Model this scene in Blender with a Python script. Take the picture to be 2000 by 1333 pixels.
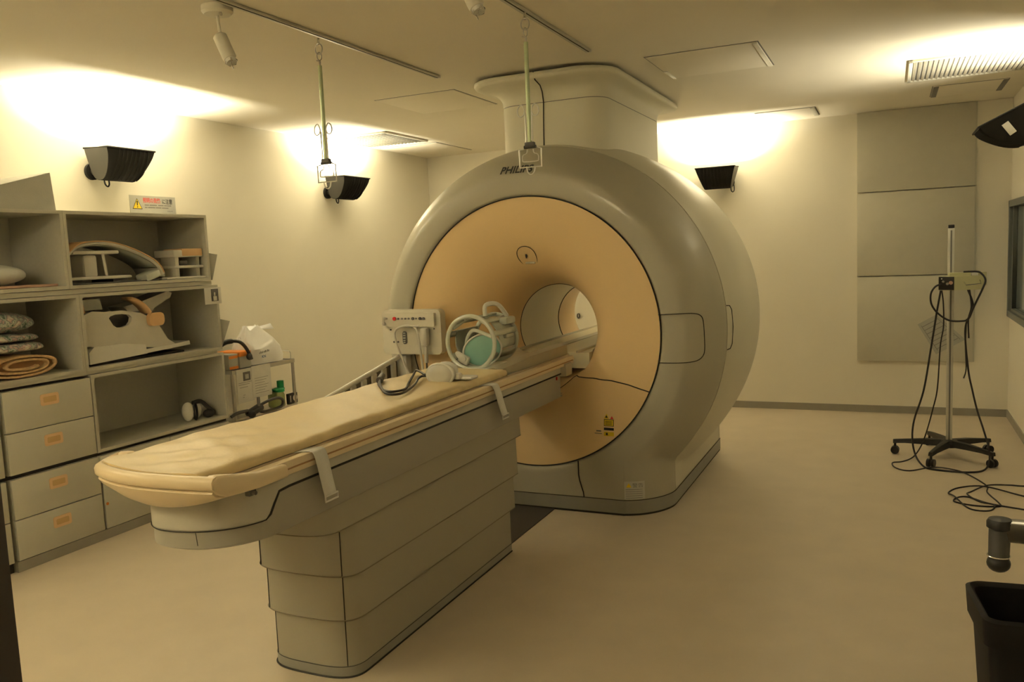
import bpy, bmesh, math, random
import numpy as np
from mathutils import Vector, Matrix
random.seed(7); rng = np.random.RandomState(5)
S = bpy.context.scene
for o in list(bpy.data.objects): bpy.data.objects.remove(o)
COL = S.collection
PI = math.pi

# ------------------------------------------------------------------ camera
cam = bpy.data.cameras.new('camera'); camo = bpy.data.objects.new('camera', cam); COL.objects.link(camo)
S.camera = camo
cam.sensor_fit = 'HORIZONTAL'; cam.sensor_width = 36.0; cam.lens = 1610.455 / 2000 * 36.0
cam.clip_start = 0.02; cam.clip_end = 60
_p, _y, _r = -.10463, -.4329, -.04436
fw = Vector((math.sin(_y)*math.cos(_p), math.cos(_y)*math.cos(_p), math.sin(_p)))
rt = fw.cross(Vector((0, 0, 1))).normalized(); up = rt.cross(fw)
r2 = math.cos(_r)*rt + math.sin(_r)*up; u2 = -math.sin(_r)*rt + math.cos(_r)*up
M3 = Matrix((r2, u2, -fw)).transposed()
camo.matrix_world = Matrix.Translation((0, 0, 1.5)) @ M3.to_4x4()

# ------------------------------------------------------------------ world, exposure
w = bpy.data.worlds.new('world'); S.world = w; w.use_nodes = True
w.node_tree.nodes['Background'].inputs[0].default_value = (.30, .27, .22, 1)
w.node_tree.nodes['Background'].inputs[1].default_value = .05
S.view_settings.view_transform = 'Standard'; S.view_settings.look = 'None'
S.view_settings.gamma = 1.0; S.view_settings.use_curve_mapping = False
S.view_settings.exposure = 0.15
LAMP_W = 52.0
LAMP_COL = (1.0, .92, .70)

# room numbers (metres)
XL, XR, YB, YF, ZC = -4.445, .87, 7.696, -.45, 2.55

# ------------------------------------------------------------------ materials
def mat(name, col, rough=.6, metal=0.0, noise=.04, nscale=12.0, bump=0.0, bscale=60.0, spec=.5, coat=0.0, trans=0.0, alpha=1.0, emit=0.0, ior=1.45):
    m = bpy.data.materials.new(name); m.use_nodes = True
    nt = m.node_tree; b = nt.nodes['Principled BSDF']
    b.inputs['Roughness'].default_value = rough; b.inputs['Metallic'].default_value = metal
    b.inputs['Specular IOR Level'].default_value = spec; b.inputs['Coat Weight'].default_value = coat
    b.inputs['Transmission Weight'].default_value = trans; b.inputs['Alpha'].default_value = alpha
    b.inputs['IOR'].default_value = ior
    tc = nt.nodes.new('ShaderNodeTexCoord')
    n = nt.nodes.new('ShaderNodeTexNoise'); n.inputs['Scale'].default_value = nscale; n.inputs['Detail'].default_value = 4
    nt.links.new(tc.outputs['Object'], n.inputs['Vector'])
    mr = nt.nodes.new('ShaderNodeMapRange'); mr.inputs[1].default_value = .3; mr.inputs[2].default_value = .7
    mr.inputs[3].default_value = 1-noise; mr.inputs[4].default_value = 1+noise
    nt.links.new(n.outputs['Fac'], mr.inputs[0])
    mx = nt.nodes.new('ShaderNodeMix'); mx.data_type = 'RGBA'; mx.blend_type = 'MULTIPLY'; mx.inputs[0].default_value = 1
    mx.inputs[6].default_value = (*col, 1); nt.links.new(mr.outputs[0], mx.inputs[7])
    nt.links.new(mx.outputs[2], b.inputs['Base Color'])
    if bump:
        n2 = nt.nodes.new('ShaderNodeTexNoise'); n2.inputs['Scale'].default_value = bscale; n2.inputs['Detail'].default_value = 3
        nt.links.new(tc.outputs['Object'], n2.inputs['Vector'])
        bp = nt.nodes.new('ShaderNodeBump'); bp.inputs['Strength'].default_value = bump; bp.inputs['Distance'].default_value = .01
        nt.links.new(n2.outputs['Fac'], bp.inputs['Height']); nt.links.new(bp.outputs[0], b.inputs['Normal'])
    if emit:
        b.inputs['Emission Color'].default_value = (*col, 1); b.inputs['Emission Strength'].default_value = emit
    return m

def floral():
    m = mat('floral_cloth', (.5, .5, .4), .9, noise=.1, bump=.4, bscale=90)
    nt = m.node_tree; b = nt.nodes['Principled BSDF']
    tc = nt.nodes.new('ShaderNodeTexCoord'); v = nt.nodes.new('ShaderNodeTexNoise'); v.inputs['Scale'].default_value = 26; v.inputs['Detail'].default_value = 3
    nt.links.new(tc.outputs['Object'], v.inputs['Vector'])
    cr = nt.nodes.new('ShaderNodeValToRGB'); cr.color_ramp.interpolation = 'LINEAR'
    e = cr.color_ramp.elements; e[0].position = .36; e[0].color = (.10, .16, .12, 1); e[1].position = .66; e[1].color = (.62, .6, .5, 1)
    for p, c in ((.45, (.5, .52, .44, 1)), (.52, (.16, .2, .2, 1)), (.57, (.5, .34, .3, 1))):
        x = e.new(p); x.color = c
    nt.links.new(v.outputs['Fac'], cr.inputs[0]); nt.links.new(cr.outputs[0], b.inputs['Base Color'])
    return m

M = dict(
    wall=mat('painted_wall', (.86, .81, .675), .75, noise=.012, nscale=3, bump=.06, bscale=220),
    ceiling=mat('painted_ceiling', (.88, .82, .68), .8, noise=.012, nscale=3, bump=.05, bscale=200),
    floor=mat('vinyl_floor', (.60, .51, .375), .42, noise=.035, nscale=5, bump=.03, bscale=140, spec=.4),
    skirt=mat('grey_vinyl_skirting', (.33, .31, .25), .5),
    panel=mat('grey_fabric_panel', (.60, .57, .46), .85, noise=.02, bump=.15, bscale=300),
    groove=mat('dark_joint', (.03, .028, .022), .8),
    cabinet=mat('grey_laminate', (.52, .50, .41), .5, noise=.03, nscale=60),
    cabedge=mat('pale_laminate_edge', (.56, .54, .44), .5, noise=.02),
    handle=mat('peach_plastic', (.80, .55, .30), .45),
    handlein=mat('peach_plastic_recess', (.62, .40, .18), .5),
    shroud=mat('grey_shroud_plastic', (.44, .41, .31), .42, noise=.012, nscale=2, coat=.15),
    cover=mat('cream_cover_plastic', (.64, .60, .47), .4, noise=.012, nscale=2, coat=.06),
    peach=mat('peach_front_plastic', (.88, .64, .33), .38, noise=.012, nscale=2, coat=.1),
    liner=mat('bore_liner_plastic', (.90, .84, .62), .35, noise=.01),
    column=mat('cream_column_plastic', (.76, .72, .57), .6, noise=.012, nscale=2),
    wire=mat('white_metal_wire', (.86, .85, .80), .35, metal=.4),
    pole=mat('pale_aluminium_pole', (.66, .64, .56), .4, metal=.25),
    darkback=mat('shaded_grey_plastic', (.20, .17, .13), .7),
    binm=mat('black_bin_plastic', (.009, .008, .008), .65, spec=.25),
    tierline=mat('tier_shadow_line', (.24, .21, .15), .7),
    plinth=mat('grey_green_plinth', (.29, .28, .23), .45),
    tabbody=mat('table_body_plastic', (.38, .355, .285), .4, noise=.012, nscale=3),
    tabcover=mat('table_cover_plastic', (.52, .49, .40), .38, noise=.012, nscale=3),
    tabtier=mat('table_skirt_plastic', (.37, .34, .255), .42, noise=.012, nscale=3),
    board=mat('cream_tabletop', (.78, .64, .42), .35, noise=.02),
    boardend=mat('cream_end_lip', (.82, .66, .42), .32, noise=.015),
    mattress=mat('beige_vinyl_mattress', (.72, .57, .31), .42, noise=.03, nscale=9, bump=.12, bscale=40),
    pad=mat('olive_grey_pad', (.40, .35, .24), .55, noise=.04),
    white=mat('white_plastic', (.78, .76, .68), .35),
    strapm=mat('white_webbing', (.80, .78, .72), .8, bump=.3, bscale=400),
    coilp=mat('translucent_grey_plastic', (.62, .64, .54), .25, coat=.3),
    coild=mat('grey_inner_plastic', (.34, .35, .28), .4),
    teal=mat('teal_mirror', (.26, .50, .42), .12, coat=.5, noise=.02),
    black=mat('black_plastic', (.018, .017, .016), .42),
    blackm=mat('black_matt_metal', (.022, .021, .020), .8, noise=.1, spec=.15),
    lampend=mat('dark_grey_metal', (.075, .072, .065), .5),
    chrome=mat('chrome', (.72, .72, .70), .16, metal=1.0, noise=.02),
    steel=mat('brushed_steel', (.55, .53, .50), .28, metal=1.0, noise=.05),
    pale_green=mat('pale_green_tube', (.50, .58, .36), .3, metal=.35),
    alu=mat('aluminium_track', (.52, .50, .42), .4, metal=.3),
    cream=mat('cream_metal', (.72, .68, .56), .45),
    boxm=mat('olive_cream_box', (.60, .58, .33), .5),
    cable=mat('black_rubber', (.015, .012, .012), .5),
    darkdoor=mat('dark_brown_door', (.035, .026, .022), .5),
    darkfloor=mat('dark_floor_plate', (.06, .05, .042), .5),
    glass=mat('dark_window_glass', (.20, .235, .24), .08, spec=.8),
    wframe=mat('window_frame_metal', (.20, .22, .21), .4, metal=.5),
    paper=mat('white_paper', (.70, .68, .62), .85),
    noticep=mat('faded_notice_paper', (.56, .54, .47), .8),
    paperg=mat('grey_paper', (.44, .43, .37), .85),
    ink=mat('black_ink', (.03, .03, .03), .7),
    inkg=mat('grey_ink', (.22, .21, .19), .7),
    red=mat('red_ink', (.72, .05, .05), .6),
    redb=mat('red_button', (.60, .03, .03), .35),
    yellow=mat('warning_yellow', (.85, .62, .03), .5),
    orange=mat('orange_print', (.80, .26, .04), .5),
    blue=mat('blue_print', (.05, .16, .35), .6),
    bag=mat('white_film_bag', (.86, .84, .80), .35, noise=.03, coat=.2),
    green=mat('green_plastic', (.02, .34, .12), .4),
    greenp=mat('pale_green_liquid', (.45, .52, .22), .25, trans=.2),
    foam=mat('grey_foam', (.46, .45, .38), .9, bump=.2, bscale=200),
    towel=mat('orange_beige_towel', (.72, .47, .24), .95, noise=.12, nscale=60, bump=.8, bscale=260),
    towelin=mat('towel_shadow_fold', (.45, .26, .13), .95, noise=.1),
    pink=mat('pink_beige_pad', (.60, .38, .28), .85),
    pillow=mat('white_pillow', (.72, .72, .66), .85, bump=.2, bscale=30),
    coilw=mat('off_white_plastic', (.66, .63, .54), .4),
    coilo=mat('peach_trim', (.72, .45, .22), .5),
    darkgrey=mat('dark_grey_plastic', (.10, .095, .085), .5),
    flower=floral(),
    glassb=mat('clear_bulb_glass', (.9, .9, .85), .05, trans=.9),
    mount=mat('lamp_reflector', (.75, .73, .65), .3, metal=.6),
)

# ------------------------------------------------------------------ object helpers
def empty(name, loc=(0, 0, 0), rotz=0.0):
    o = bpy.data.objects.new(name, None); COL.objects.link(o); o.location = loc; o.rotation_euler = (0, 0, rotz)
    o.empty_display_size = .05
    return o
def tag(o, label=None, cat=None, group=None, kind=None):
    if label: o['label'] = label
    if cat: o['category'] = cat
    if group: o['group'] = group
    if kind: o['kind'] = kind
    return o
def thing(name, label, cat, loc=(0, 0, 0), rotz=0.0, group=None):
    return tag(empty(name, loc, rotz), label, cat, group)
def root_loc(o):
    v = Vector((0, 0, 0))
    while o is not None: v += o.location; o = o.parent
    return v

class MB:
    """collects shapes and links them as one mesh object"""
    def __init__(s): s.v = []; s.f = []
    def add(s, vs, fs):
        n = len(s.v); s.v += [tuple(map(float, v)) for v in vs]; s.f += [tuple(i+n for i in f) for f in fs]; return s
    def box(s, c, d, bevel=0.0, rot=None, seg=2):
        bm = bmesh.new(); bmesh.ops.create_cube(bm, size=1)
        for v in bm.verts: v.co = Vector((v.co.x*d[0], v.co.y*d[1], v.co.z*d[2]))
        if bevel: bmesh.ops.bevel(bm, geom=bm.edges[:], offset=bevel, segments=seg, profile=.5, affect='EDGES')
        bm.verts.index_update()
        R = rot if rot is not None else Matrix.Identity(3)
        s.add([(R @ v.co) + Vector(c) for v in bm.verts], [[v.index for v in f.verts] for f in bm.faces]); bm.free(); return s
    def bb(s, x0, x1, y0, y1, z0, z1, bevel=0.0):
        return s.box(((x0+x1)/2, (y0+y1)/2, (z0+z1)/2), (abs(x1-x0), abs(y1-y0), abs(z1-z0)), bevel)
    def tube(s, pts, r, seg=8, closed=False, caps=True):
        P = [Vector(p) for p in pts]; n = len(P); vs = []; fs = []
        rr = r if hasattr(r, '__len__') else [r]*n
        T = []
        for i in range(n):
            a = P[(i-1) % n] if (closed or i > 0) else P[i]; b = P[(i+1) % n] if (closed or i < n-1) else P[i]
            t = (b-a); T.append(t.normalized() if t.length > 1e-9 else Vector((0, 0, 1)))
        ref = Vector((0, 0, 1)) if abs(T[0].z) < .9 else Vector((1, 0, 0))
        u = T[0].cross(ref).normalized()
        for i in range(n):
            if i: 
                u = (u - T[i]*u.dot(T[i]))
                u = u.normalized() if u.length > 1e-6 else T[i].orthogonal().normalized()
            v = T[i].cross(u)
            for k in range(seg):
                a = 2*PI*k/seg; vs.append(P[i] + (u*math.cos(a)+v*math.sin(a))*rr[i])
        m = n if closed else n-1
        for i in range(m):
            for k in range(seg):
                a = i*seg+k; b = i*seg+(k+1) % seg; c = ((i+1) % n)*seg+(k+1) % seg; d = ((i+1) % n)*seg+k
                fs.append((a, b, c, d))
        if caps and not closed:
            fs.append(tuple(range(seg-1, -1, -1))); fs.append(tuple((n-1)*seg+k for k in range(seg)))
        return s.add(vs, fs)
    def cyl(s, p0, p1, r0, r1=None, seg=20): return s.tube([p0, p1], [r0, r1 if r1 is not None else r0], seg)
    def lathe(s, prof, origin=(0, 0, 0), axis='Z', seg=28, R=None):
        """prof = [(r, h)...]"""
        vs = []; fs = []; n = len(prof)
        for r, h in prof:
            for k in range(seg):
                a = 2*PI*k/seg; c, d = r*math.cos(a), r*math.sin(a)
                p = {'Z': (c, d, h), 'Y': (c, h, d), 'X': (h, c, d)}[axis]
                p = Vector(p)
                if R is not None: p = R @ p
                vs.append(p+Vector(origin))
        for i in range(n-1):
            for k in range(seg):
                q = (i*seg+k, i*seg+(k+1) % seg, (i+1)*seg+(k+1) % seg, (i+1)*seg+k)
                fs.append(q if axis == 'Z' or axis == 'X' else q[::-1])
        if prof[0][0] > 1e-6: fs.append(tuple(range(seg-1, -1, -1)))
        if prof[-1][0] > 1e-6: fs.append(tuple((n-1)*seg+k for k in range(seg)))
        return s.add(vs, fs)
    def sphere(s, c, r, sx=1, sy=1, sz=1, seg=20, R=None):
        n = seg//2; prof = [(max(1e-7, r*math.sin(PI*i/n)), -r*math.cos(PI*i/n)) for i in range(n+1)]
        Sm = Matrix.Diagonal((sx, sy, sz)); Q = (R @ Sm) if R is not None else Sm
        return s.lathe(prof, c, 'Z', seg, Q)
    def prism(s, poly, a0, a1, plane='XZ'):
        """poly 2D extruded along the third axis from a0 to a1"""
        n = len(poly)
        def P(p, a): return {'XZ': (p[0], a, p[1]), 'YZ': (a, p[0], p[1]), 'XY': (p[0], p[1], a)}[plane]
        vs = [P(p, a0) for p in poly]+[P(p, a1) for p in poly]
        fs = [tuple(range(n)), tuple(range(2*n-1, n-1, -1))]
        for i in range(n): j = (i+1) % n; fs.append((i, i+n, j+n, j))
        return s.add(vs, fs)
    def grid(s, rows, closed=False, flip=False):
        n = len(rows[0]); vs = [p for r in rows for p in r]; fs = []
        for i in range(len(rows)-1):
            for k in range(n if closed else n-1):
                q = (i*n+k, i*n+(k+1) % n, (i+1)*n+(k+1) % n, (i+1)*n+k); fs.append(q[::-1] if flip else q)
        return s.add(vs, fs)
    def face(s, pts): return s.add(pts, [tuple(range(len(pts)))])
    def build(s, name, m, parent=None, world=True, smooth=True, angle=35, solid=0.0, label=None, weld=True):
        me = bpy.data.meshes.new(name); off = root_loc(parent) if (parent is not None and world) else Vector((0, 0, 0))
        me.from_pydata([Vector(v)-off for v in s.v], [], s.f)
        bm = bmesh.new(); bm.from_mesh(me)
        if weld: bmesh.ops.remove_doubles(bm, verts=bm.verts, dist=1e-5)
        bmesh.ops.recalc_face_normals(bm, faces=bm.faces)
        for f in bm.faces: f.smooth = smooth
        if smooth:
            for e in bm.edges:
                if len(e.link_faces) == 2 and e.calc_face_angle(0) > math.radians(angle): e.smooth = False
        bm.to_mesh(me); bm.free()
        me.materials.append(m); o = bpy.data.objects.new(name, me); COL.objects.link(o)
        if parent is not None: o.parent = parent
        if solid:
            md = o.modifiers.new('thickness', 'SOLIDIFY'); md.thickness = solid; md.offset = 0
        if label: o['label'] = label
        return o
def catmull(pts, n=8, closed=False):
    P = [np.array(p, float) for p in pts]; N = len(P); out = []
    rngi = range(N) if closed else range(N-1)
    for i in rngi:
        p0 = P[(i-1) % N] if (closed or i > 0) else P[0]; p1 = P[i]; p2 = P[(i+1) % N]; p3 = P[(i+2) % N] if (closed or i < N-2) else P[-1]
        for k in range(n):
            t = k/n
            out.append(tuple(.5*((2*p1)+(-p0+p2)*t+(2*p0-5*p1+4*p2-p3)*t*t+(-p0+3*p1-3*p2+p3)*t**3)))
    if not closed: out.append(tuple(P[-1]))
    return out
def struct(mb, name, m, **k):
    o = mb.build(name, m, **k); o['kind'] = 'structure'; return o
def rrect(x0, x1, y0, y1, r, n=6):
    out = []
    for cx, cy, a0 in ((x1-r, y1-r, 0), (x0+r, y1-r, 90), (x0+r, y0+r, 180), (x1-r, y0+r, 270)):
        for k in range(n+1):
            a = math.radians(a0+90*k/n); out.append((cx+r*math.cos(a), cy+r*math.sin(a)))
    return out
def text_verts(body, size=1.0, bold=0.0, shear=0.0):
    """returns (verts2d, faces, width)"""
    cu = bpy.data.curves.new('lettering', 'FONT'); cu.body = body; cu.size = size; cu.offset = bold; cu.shear = shear
    cu.resolution_u = 3
    o = bpy.data.objects.new('lettering', cu); COL.objects.link(o)
    dg = bpy.context.evaluated_depsgraph_get(); me = o.evaluated_get(dg).to_mesh()
    vs = [(v.co.x, v.co.y) for v in me.vertices]; fs = [tuple(p.vertices) for p in me.polygons]
    o.evaluated_get(dg).to_mesh_clear(); bpy.data.objects.remove(o); bpy.data.curves.remove(cu)
    if not vs: vs = [(0, 0), (size, 0), (size, size)]; fs = [(0, 1, 2)]
    xs = [v[0] for v in vs]; return vs, fs, (min(xs), max(xs))

# ------------------------------------------------------------------ room shell
T = .1
struct(MB().bb(XL-T, XR+T, YF-1.2, YB+T, -T, 0), 'floor', M['floor'])
struct(MB().bb(XL-T, XR+T, YF-1.2, YB+T, ZC, ZC+T), 'ceiling', M['ceiling'])
struct(MB().bb(XL-T, XL, YF-T, YB+T, 0, ZC), 'wall_left', M['wall'])
struct(MB().bb(XL, XR, YB, YB+T, 0, ZC), 'wall_back', M['wall'])
WY0, WY1, WZ0, WZ1 = 5.1, 7.68, .83, 1.75
struct(MB().bb(XR, XR+T, YF-T, YB+T, 0, WZ0).bb(XR, XR+T, YF-T, YB+T, WZ1, ZC).bb(XR, XR+T, YF-T, WY0, WZ0, WZ1).bb(XR, XR+T, WY1, YB+T, WZ0, WZ1), 'wall_right', M['wall'])
struct(MB().bb(XL, -.66, YF-T, YF, 0, ZC).bb(.5, XR, YF-T, YF, 0, ZC).bb(-.66, .5, YF-T, YF, 2.1, ZC), 'wall_front', M['wall'])
struct(MB().bb(-.72, .56, YF-1.2, YF-1.1, 0, ZC).bb(-.8, -.72, YF-1.1, YF-T, 0, ZC).bb(.56, .64, YF-1.1, YF-T, 0, ZC), 'wall_corridor', M['wall'])
# baseboards
struct(MB().bb(XL+.001, XR-.001, YB-.009, YB, 0, .062), 'baseboard_back', M['skirt'])
struct(MB().bb(XR-.009, XR, YF, YB-.009, 0, .062), 'baseboard_right', M['skirt'])
struct(MB().bb(XL, XL+.009, 4.15, YB-.009, 0, .062), 'baseboard_left', M['skirt'])
# window in the right wall
wf = struct(MB().bb(XR-.02, XR+T, WY0, WY1, WZ0, WZ0+.05).bb(XR-.02, XR+T, WY0, WY1, WZ1-.05, WZ1).bb(XR-.02, XR+T, WY0, WY0+.05, WZ0, WZ1).bb(XR-.02, XR+T, WY1-.05, WY1, WZ0, WZ1), 'window_1', M['wframe'])
MB().bb(XR+.03, XR+T-.01, WY0+.05, WY1-.05, WZ0+.05, WZ1-.05).build('pane', M['glass'], wf)
MB().bb(XR+.0, XR+.028, WY1-.12, WY1-.08, WZ0+.05, WZ1-.05).bb(XR+.0, XR+.028, WY0, WY1-.12, WZ0+.05, WZ0+.07).build('inner_frame', M['wframe'], wf)
# dark door leaf standing open at the left of the camera
dl = struct(MB().bb(-.672, -.612, YF+.005, .392, .01, 2.08, .003), 'door_1', M['darkdoor'])
MB().bb(-.612, -.609, YF+.05, .33, .3, 1.0).build('kick_plate', M['blackm'], dl)
# dark floor plate between table and scanner
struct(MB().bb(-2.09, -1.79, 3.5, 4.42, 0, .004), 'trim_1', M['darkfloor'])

# back wall grey panels
PX0, PX1 = -.262, .612
for (z0, z1, lab) in ((1.889, 2.548, 'grey square wall panel, topmost of the stack of three, touching the ceiling'),
                      (1.183, 1.879, 'grey square wall panel, middle one of three behind the top of the drip stand'),
                      (.455, 1.173, 'grey square wall panel, lowest of three, with a tilted paper on it')):
    t = thing('wall_panel', lab, 'wall panel', ((PX0+PX1)/2, YB, z0), group='grey panels on the back wall')
    MB().bb(PX0, PX1, YB-.035, YB-.0005, z0, z1, .003).build('panel_board', M['panel'], t)
    MB().bb(PX1, PX1+.012, YB-.028, YB-.0005, z0, z1).build('side_strip', M['cabedge'], t)
# ------------------------------------------------------------------ scanner
AX, AZ = -1.92, 1.04
NT = 288
TH = [2*PI*k/NT for k in range(NT)]
def outline(Y, r, wd):
    row = []
    for t in TH:
        c, s_ = math.cos(t), math.sin(t); R = r
        if s_ < 0:
            if wd: 
                lim = AZ/abs(s_)
                R = max(r, min(wd/max(abs(c), 1e-4), lim))
                R = min(R, lim)
        row.append((AX+R*c, Y, AZ+R*s_))
    return row
FR = [(4.388, .790, 0), (4.372, .805, .0), (4.366, .86, .50), (4.370, .915, .555), (4.385, .945, .60), (4.41, .972, .645), (4.45, 1.003, .69), (4.50, 1.034, .73), (4.56, 1.062, .76), (4.61, 1.080, .775), (4.652, 1.092, .78)]
RE = [(4.658, 1.094, .78), (4.75, 1.117, .78), (4.85, 1.133, .78), (5.0, 1.146, .78), (5.2, 1.151, .78), (5.4, 1.148, .78), (5.6, 1.136, .78), (5.75, 1.112, .78), (5.88, 1.068, .78), (5.97, 1.00, .78), (6.02, .92, .775), (6.035, .84, .76), (6.035, .62, 0)]
def smooth_sections(K, n=4):
    return [tuple(x) for x in catmull(K, n)]
scan = thing('mri_scanner', 'large ring-shaped scanner with a peach front and grey shroud in the middle of the room', 'scanner', (AX, 4.6, 0))
def shell(K, n=4):
    rows = []
    for (Y, r, wd) in smooth_sections(K, n): rows.append(outline(min(Y, 6.035), r, min(wd, .78) if wd > .3 else 0))
    return rows
fs_ = MB(); rows = shell(FR); rows = [outline(4.42, .788, 0)]+rows+[outline(4.652, 1.05, .74)]
fs_.grid(rows, closed=True); front_shroud = fs_.build('front_shroud', M['shroud'], scan, angle=40)
rc = MB(); rows = shell(RE); rows = [outline(4.658, 1.05, .74)]+rows
rc.grid(rows, closed=True); rear_cover = rc.build('rear_cover', M['cover'], scan, angle=40, label='paler cream rear half of the ring')
MB().grid([outline(4.64, 1.075, .765), outline(4.67, 1.078, .765)], closed=True).build('joint_strip', M['groove'], scan)
# peach funnel
FUN = [(.786, 4.383), (.70, 4.392), (.60, 4.412), (.50, 4.452), (.42, 4.515), (.36, 4.60), (.318, 4.70), (.293, 4.80), (.277, 4.90)]
FUNd = catmull(FUN, 5)
def funY(r):
    rs = [p[0] for p in FUNd][::-1]; ys = [p[1] for p in FUNd][::-1]
    return float(np.interp(r, rs, ys))
def shrY(r):
    K = [q for q in smooth_sections(FR, 4)][4:]
    return float(np.interp(r, [q[1] for q in K], [q[0] for q in K]))
BZ = AZ-.015
def fpt(r, th, off=0.0):
    k = max(0.0, min(1.0, (.6-r)/.32)); z0 = AZ + (BZ-AZ)*k
    return (AX+r*math.cos(th), funY(r)-off, z0+r*math.sin(th))
# panel split: the lower panel lies below a joint that falls from the centre to the rim
def jang(r):
    return math.radians(sum(float(np.interp(r+d_, [.335, .345, .39, .443, .547, .654, .786], [-57, -53, -44, -36.8, -29.8, -26.4, -24.6])) for d_ in (-.02, -.01, 0, .01, .02))/5)
RS = [p[0] for p in FUNd]
JR = .335
up_ = MB(); lo_ = MB()
rowsU = []; rowsL = []
NA = 120
for r in RS:
    a = jang(r) if r >= JR else jang(JR)
    rowsU.append([fpt(r, a + (PI-2*a)*k/NA) for k in range(NA+1)])
    rowsL.append([fpt(r, PI-a + (PI+2*a)*k/60) for k in range(61)])
# upper: everything above the joint plus the whole throat ring
up_.grid(rowsU); iJ = min(range(len(RS)), key=lambda i: abs(RS[i]-JR))
up_.grid(rowsL[iJ:])
up_.build('front_panel', M['peach'], scan, angle=50)
lo_.grid([[(p[0], p[1]-.001, p[2]) for p in r] for r in rowsL[:iJ+1]])
lo_.build('lower_front_panel', M['peach'], scan, angle=50, label='lower peach panel under the table end')
g = MB()
for sgn in (0, 1):
    pts = []
    for r in np.linspace(.786, JR, 26):
        a = jang(r); a = a if sgn == 0 else PI-a; pts.append(fpt(r, a, .0015))
    g.tube(pts, .0032, 6)
pts = []
for k in range(41):
    th = PI-jang(JR) + (PI+2*jang(JR))*k/40; dv = abs(math.degrees(th)-270)
    pts.append(fpt(float(np.interp(dv, [0, 14, 24, 31, 33]  , [.385, .368, .346, .333, .335])), th, .0015))
g.tube(pts, .0028, 6)
g.build('panel_joint', M['groove'], scan)
MB().tube([(AX+.7865*math.cos(t), 4.380, AZ+.7865*math.sin(t)) for t in TH[::2]], .0032, 6, closed=True).build('rim_joint', M['groove'], scan)
# bore liner, rear funnel
def ring(r, Y, z=BZ, n=96): return [(AX+r*math.cos(2*PI*k/n), Y, z+r*math.sin(2*PI*k/n)) for k in range(n)]
MB().grid([ring(.278, 4.895), ring(.272, 5.0), ring(.262, 5.25), ring(.256, 5.52)], closed=True).build('bore_liner', M['liner'], scan)
MB().tube(ring(.2765, 4.897)[::1], .0025, 6, closed=True).tube(ring(.256, 5.52), .004, 6, closed=True).build('bore_joint', M['groove'], scan)
MB().grid([ring(.256, 5.52), ring(.262, 5.70), ring(.272, 5.85, AZ-.01), ring(.292, 5.96, AZ-.005), ring(.34, 6.015, AZ), ring(.45, 6.033, AZ), ring(.62, 6.035, AZ)], closed=True).build('rear_funnel', M['peach'], scan)
# table support running through the bore
MB().prism([(-2.16, 6.45), (-1.70, 6.45), (-1.695, 5.5), (-1.683, 4.90), (-1.665, 4.78), (-1.640, 4.70), (-1.640, 4.64), (-2.20, 4.64), (-2.20, 4.70), (-2.175, 4.78), (-2.157, 4.90), (-2.145, 5.5)], .80, .895, 'XY').build('bore_bridge', M['liner'], scan)
MB().bb(-2.15, -2.135, 4.62, 6.45, .895, .907).bb(-1.715, -1.70, 4.62, 6.45, .895, .907).bb(-1.99, -1.93, 4.62, 6.45, .895, .899).build('bridge_rail', M['cover'], scan)
# plinth around the foot
def plan(off, yend):
    p = [(-.78-off, yend)]
    K = [q for q in smooth_sections(FR, 4) if q[2] > .45][::-1]
    p += [(-q[2]-off, q[0]-off*.6) for q in K]
    p += [(q[2]+off, q[0]-off*.6) for q in K[::-1]]
    return p + [(.78+off, yend)]
for nm, off, z0, z1, mm in (('plinth', .004, .012, .088, 'plinth'), ('foot_gap', .001, 0.0, .012, 'groove')):  # black strip along the floor paints the slight shadow under the plinth
    P_ = plan(off, 6.03); q = MB(); q.grid([[(AX+x, y, z0) for x, y in P_], [(AX+x, y, z1) for x, y in P_]])
    q.grid([[(AX+x, y, z1) for x, y in P_], [(AX+x*.985, y+.012, z1) for x, y in P_]])
    q.build(nm, M[mm], scan)
MB().tube([(AX+x, y, .0895) for x, y in plan(.004, 6.03)], .0022, 5).build('plinth_joint', M['groove'], scan)
# joint down the front of the foot and service doors
def spt(x, z, off=.001):     # a point on the front shroud at world x,z
    r = math.hypot(x-AX, z-AZ)
    return (x, shrY(r)-off, z)
def foot(x, z, off=.001):
    r = math.hypot(x-AX, z-AZ); K = [q for q in smooth_sections(FR, 4) if q[2] > .45]
    y1 = float(np.interp(abs(x-AX), [q[2] for q in K], [q[0] for q in K]))
    y2 = float(np.interp(r, [q[1] for q in K], [q[0] for q in K]))
    return (x, min(y1, y2)-off, z)
g = MB(); g.tube([foot(-1.632, z) for z in (.302, .26, .22)]+[foot(-1.628, .19), foot(-1.617, .15), foot(-1.607, .12), foot(-1.604, .09)], .003, 6)
g.build('foot_joint', M['groove'], scan); g = MB()
door = []
for x, z in [(-1.142, 1.14), (-1.07, 1.143), (-1.0, 1.145), (-.955, 1.142), (-.93, 1.13), (-.918, 1.10), (-.914, 1.02), (-.915, .94), (-.925, .905), (-.95, .885), (-1.0, .88), (-1.08, .878), (-1.15, .878)]:
    door.append(spt(x, z))
g.tube(catmull(door, 3), .0026, 6); g.build('service_door_joint', M['groove'], scan); g = MB()
def side_pt(th, Y, off=.001):
    K = smooth_sections(RE, 4); r = float(np.interp(Y, [q[0] for q in K[:40]], [q[1] for q in K[:40]]))
    return (AX+(r+off)*math.cos(th), Y, AZ+(r+off)*math.sin(th))
g.tube([side_pt(math.radians(a), Y) for a, Y in ((6.5, 4.662), (6.3, 4.70), (5, 4.72), (0, 4.725), (-5, 4.72), (-6.3, 4.70), (-6.5, 4.662))], .0026, 6)
g.build('service_door_joint', M['groove'], scan)
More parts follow.
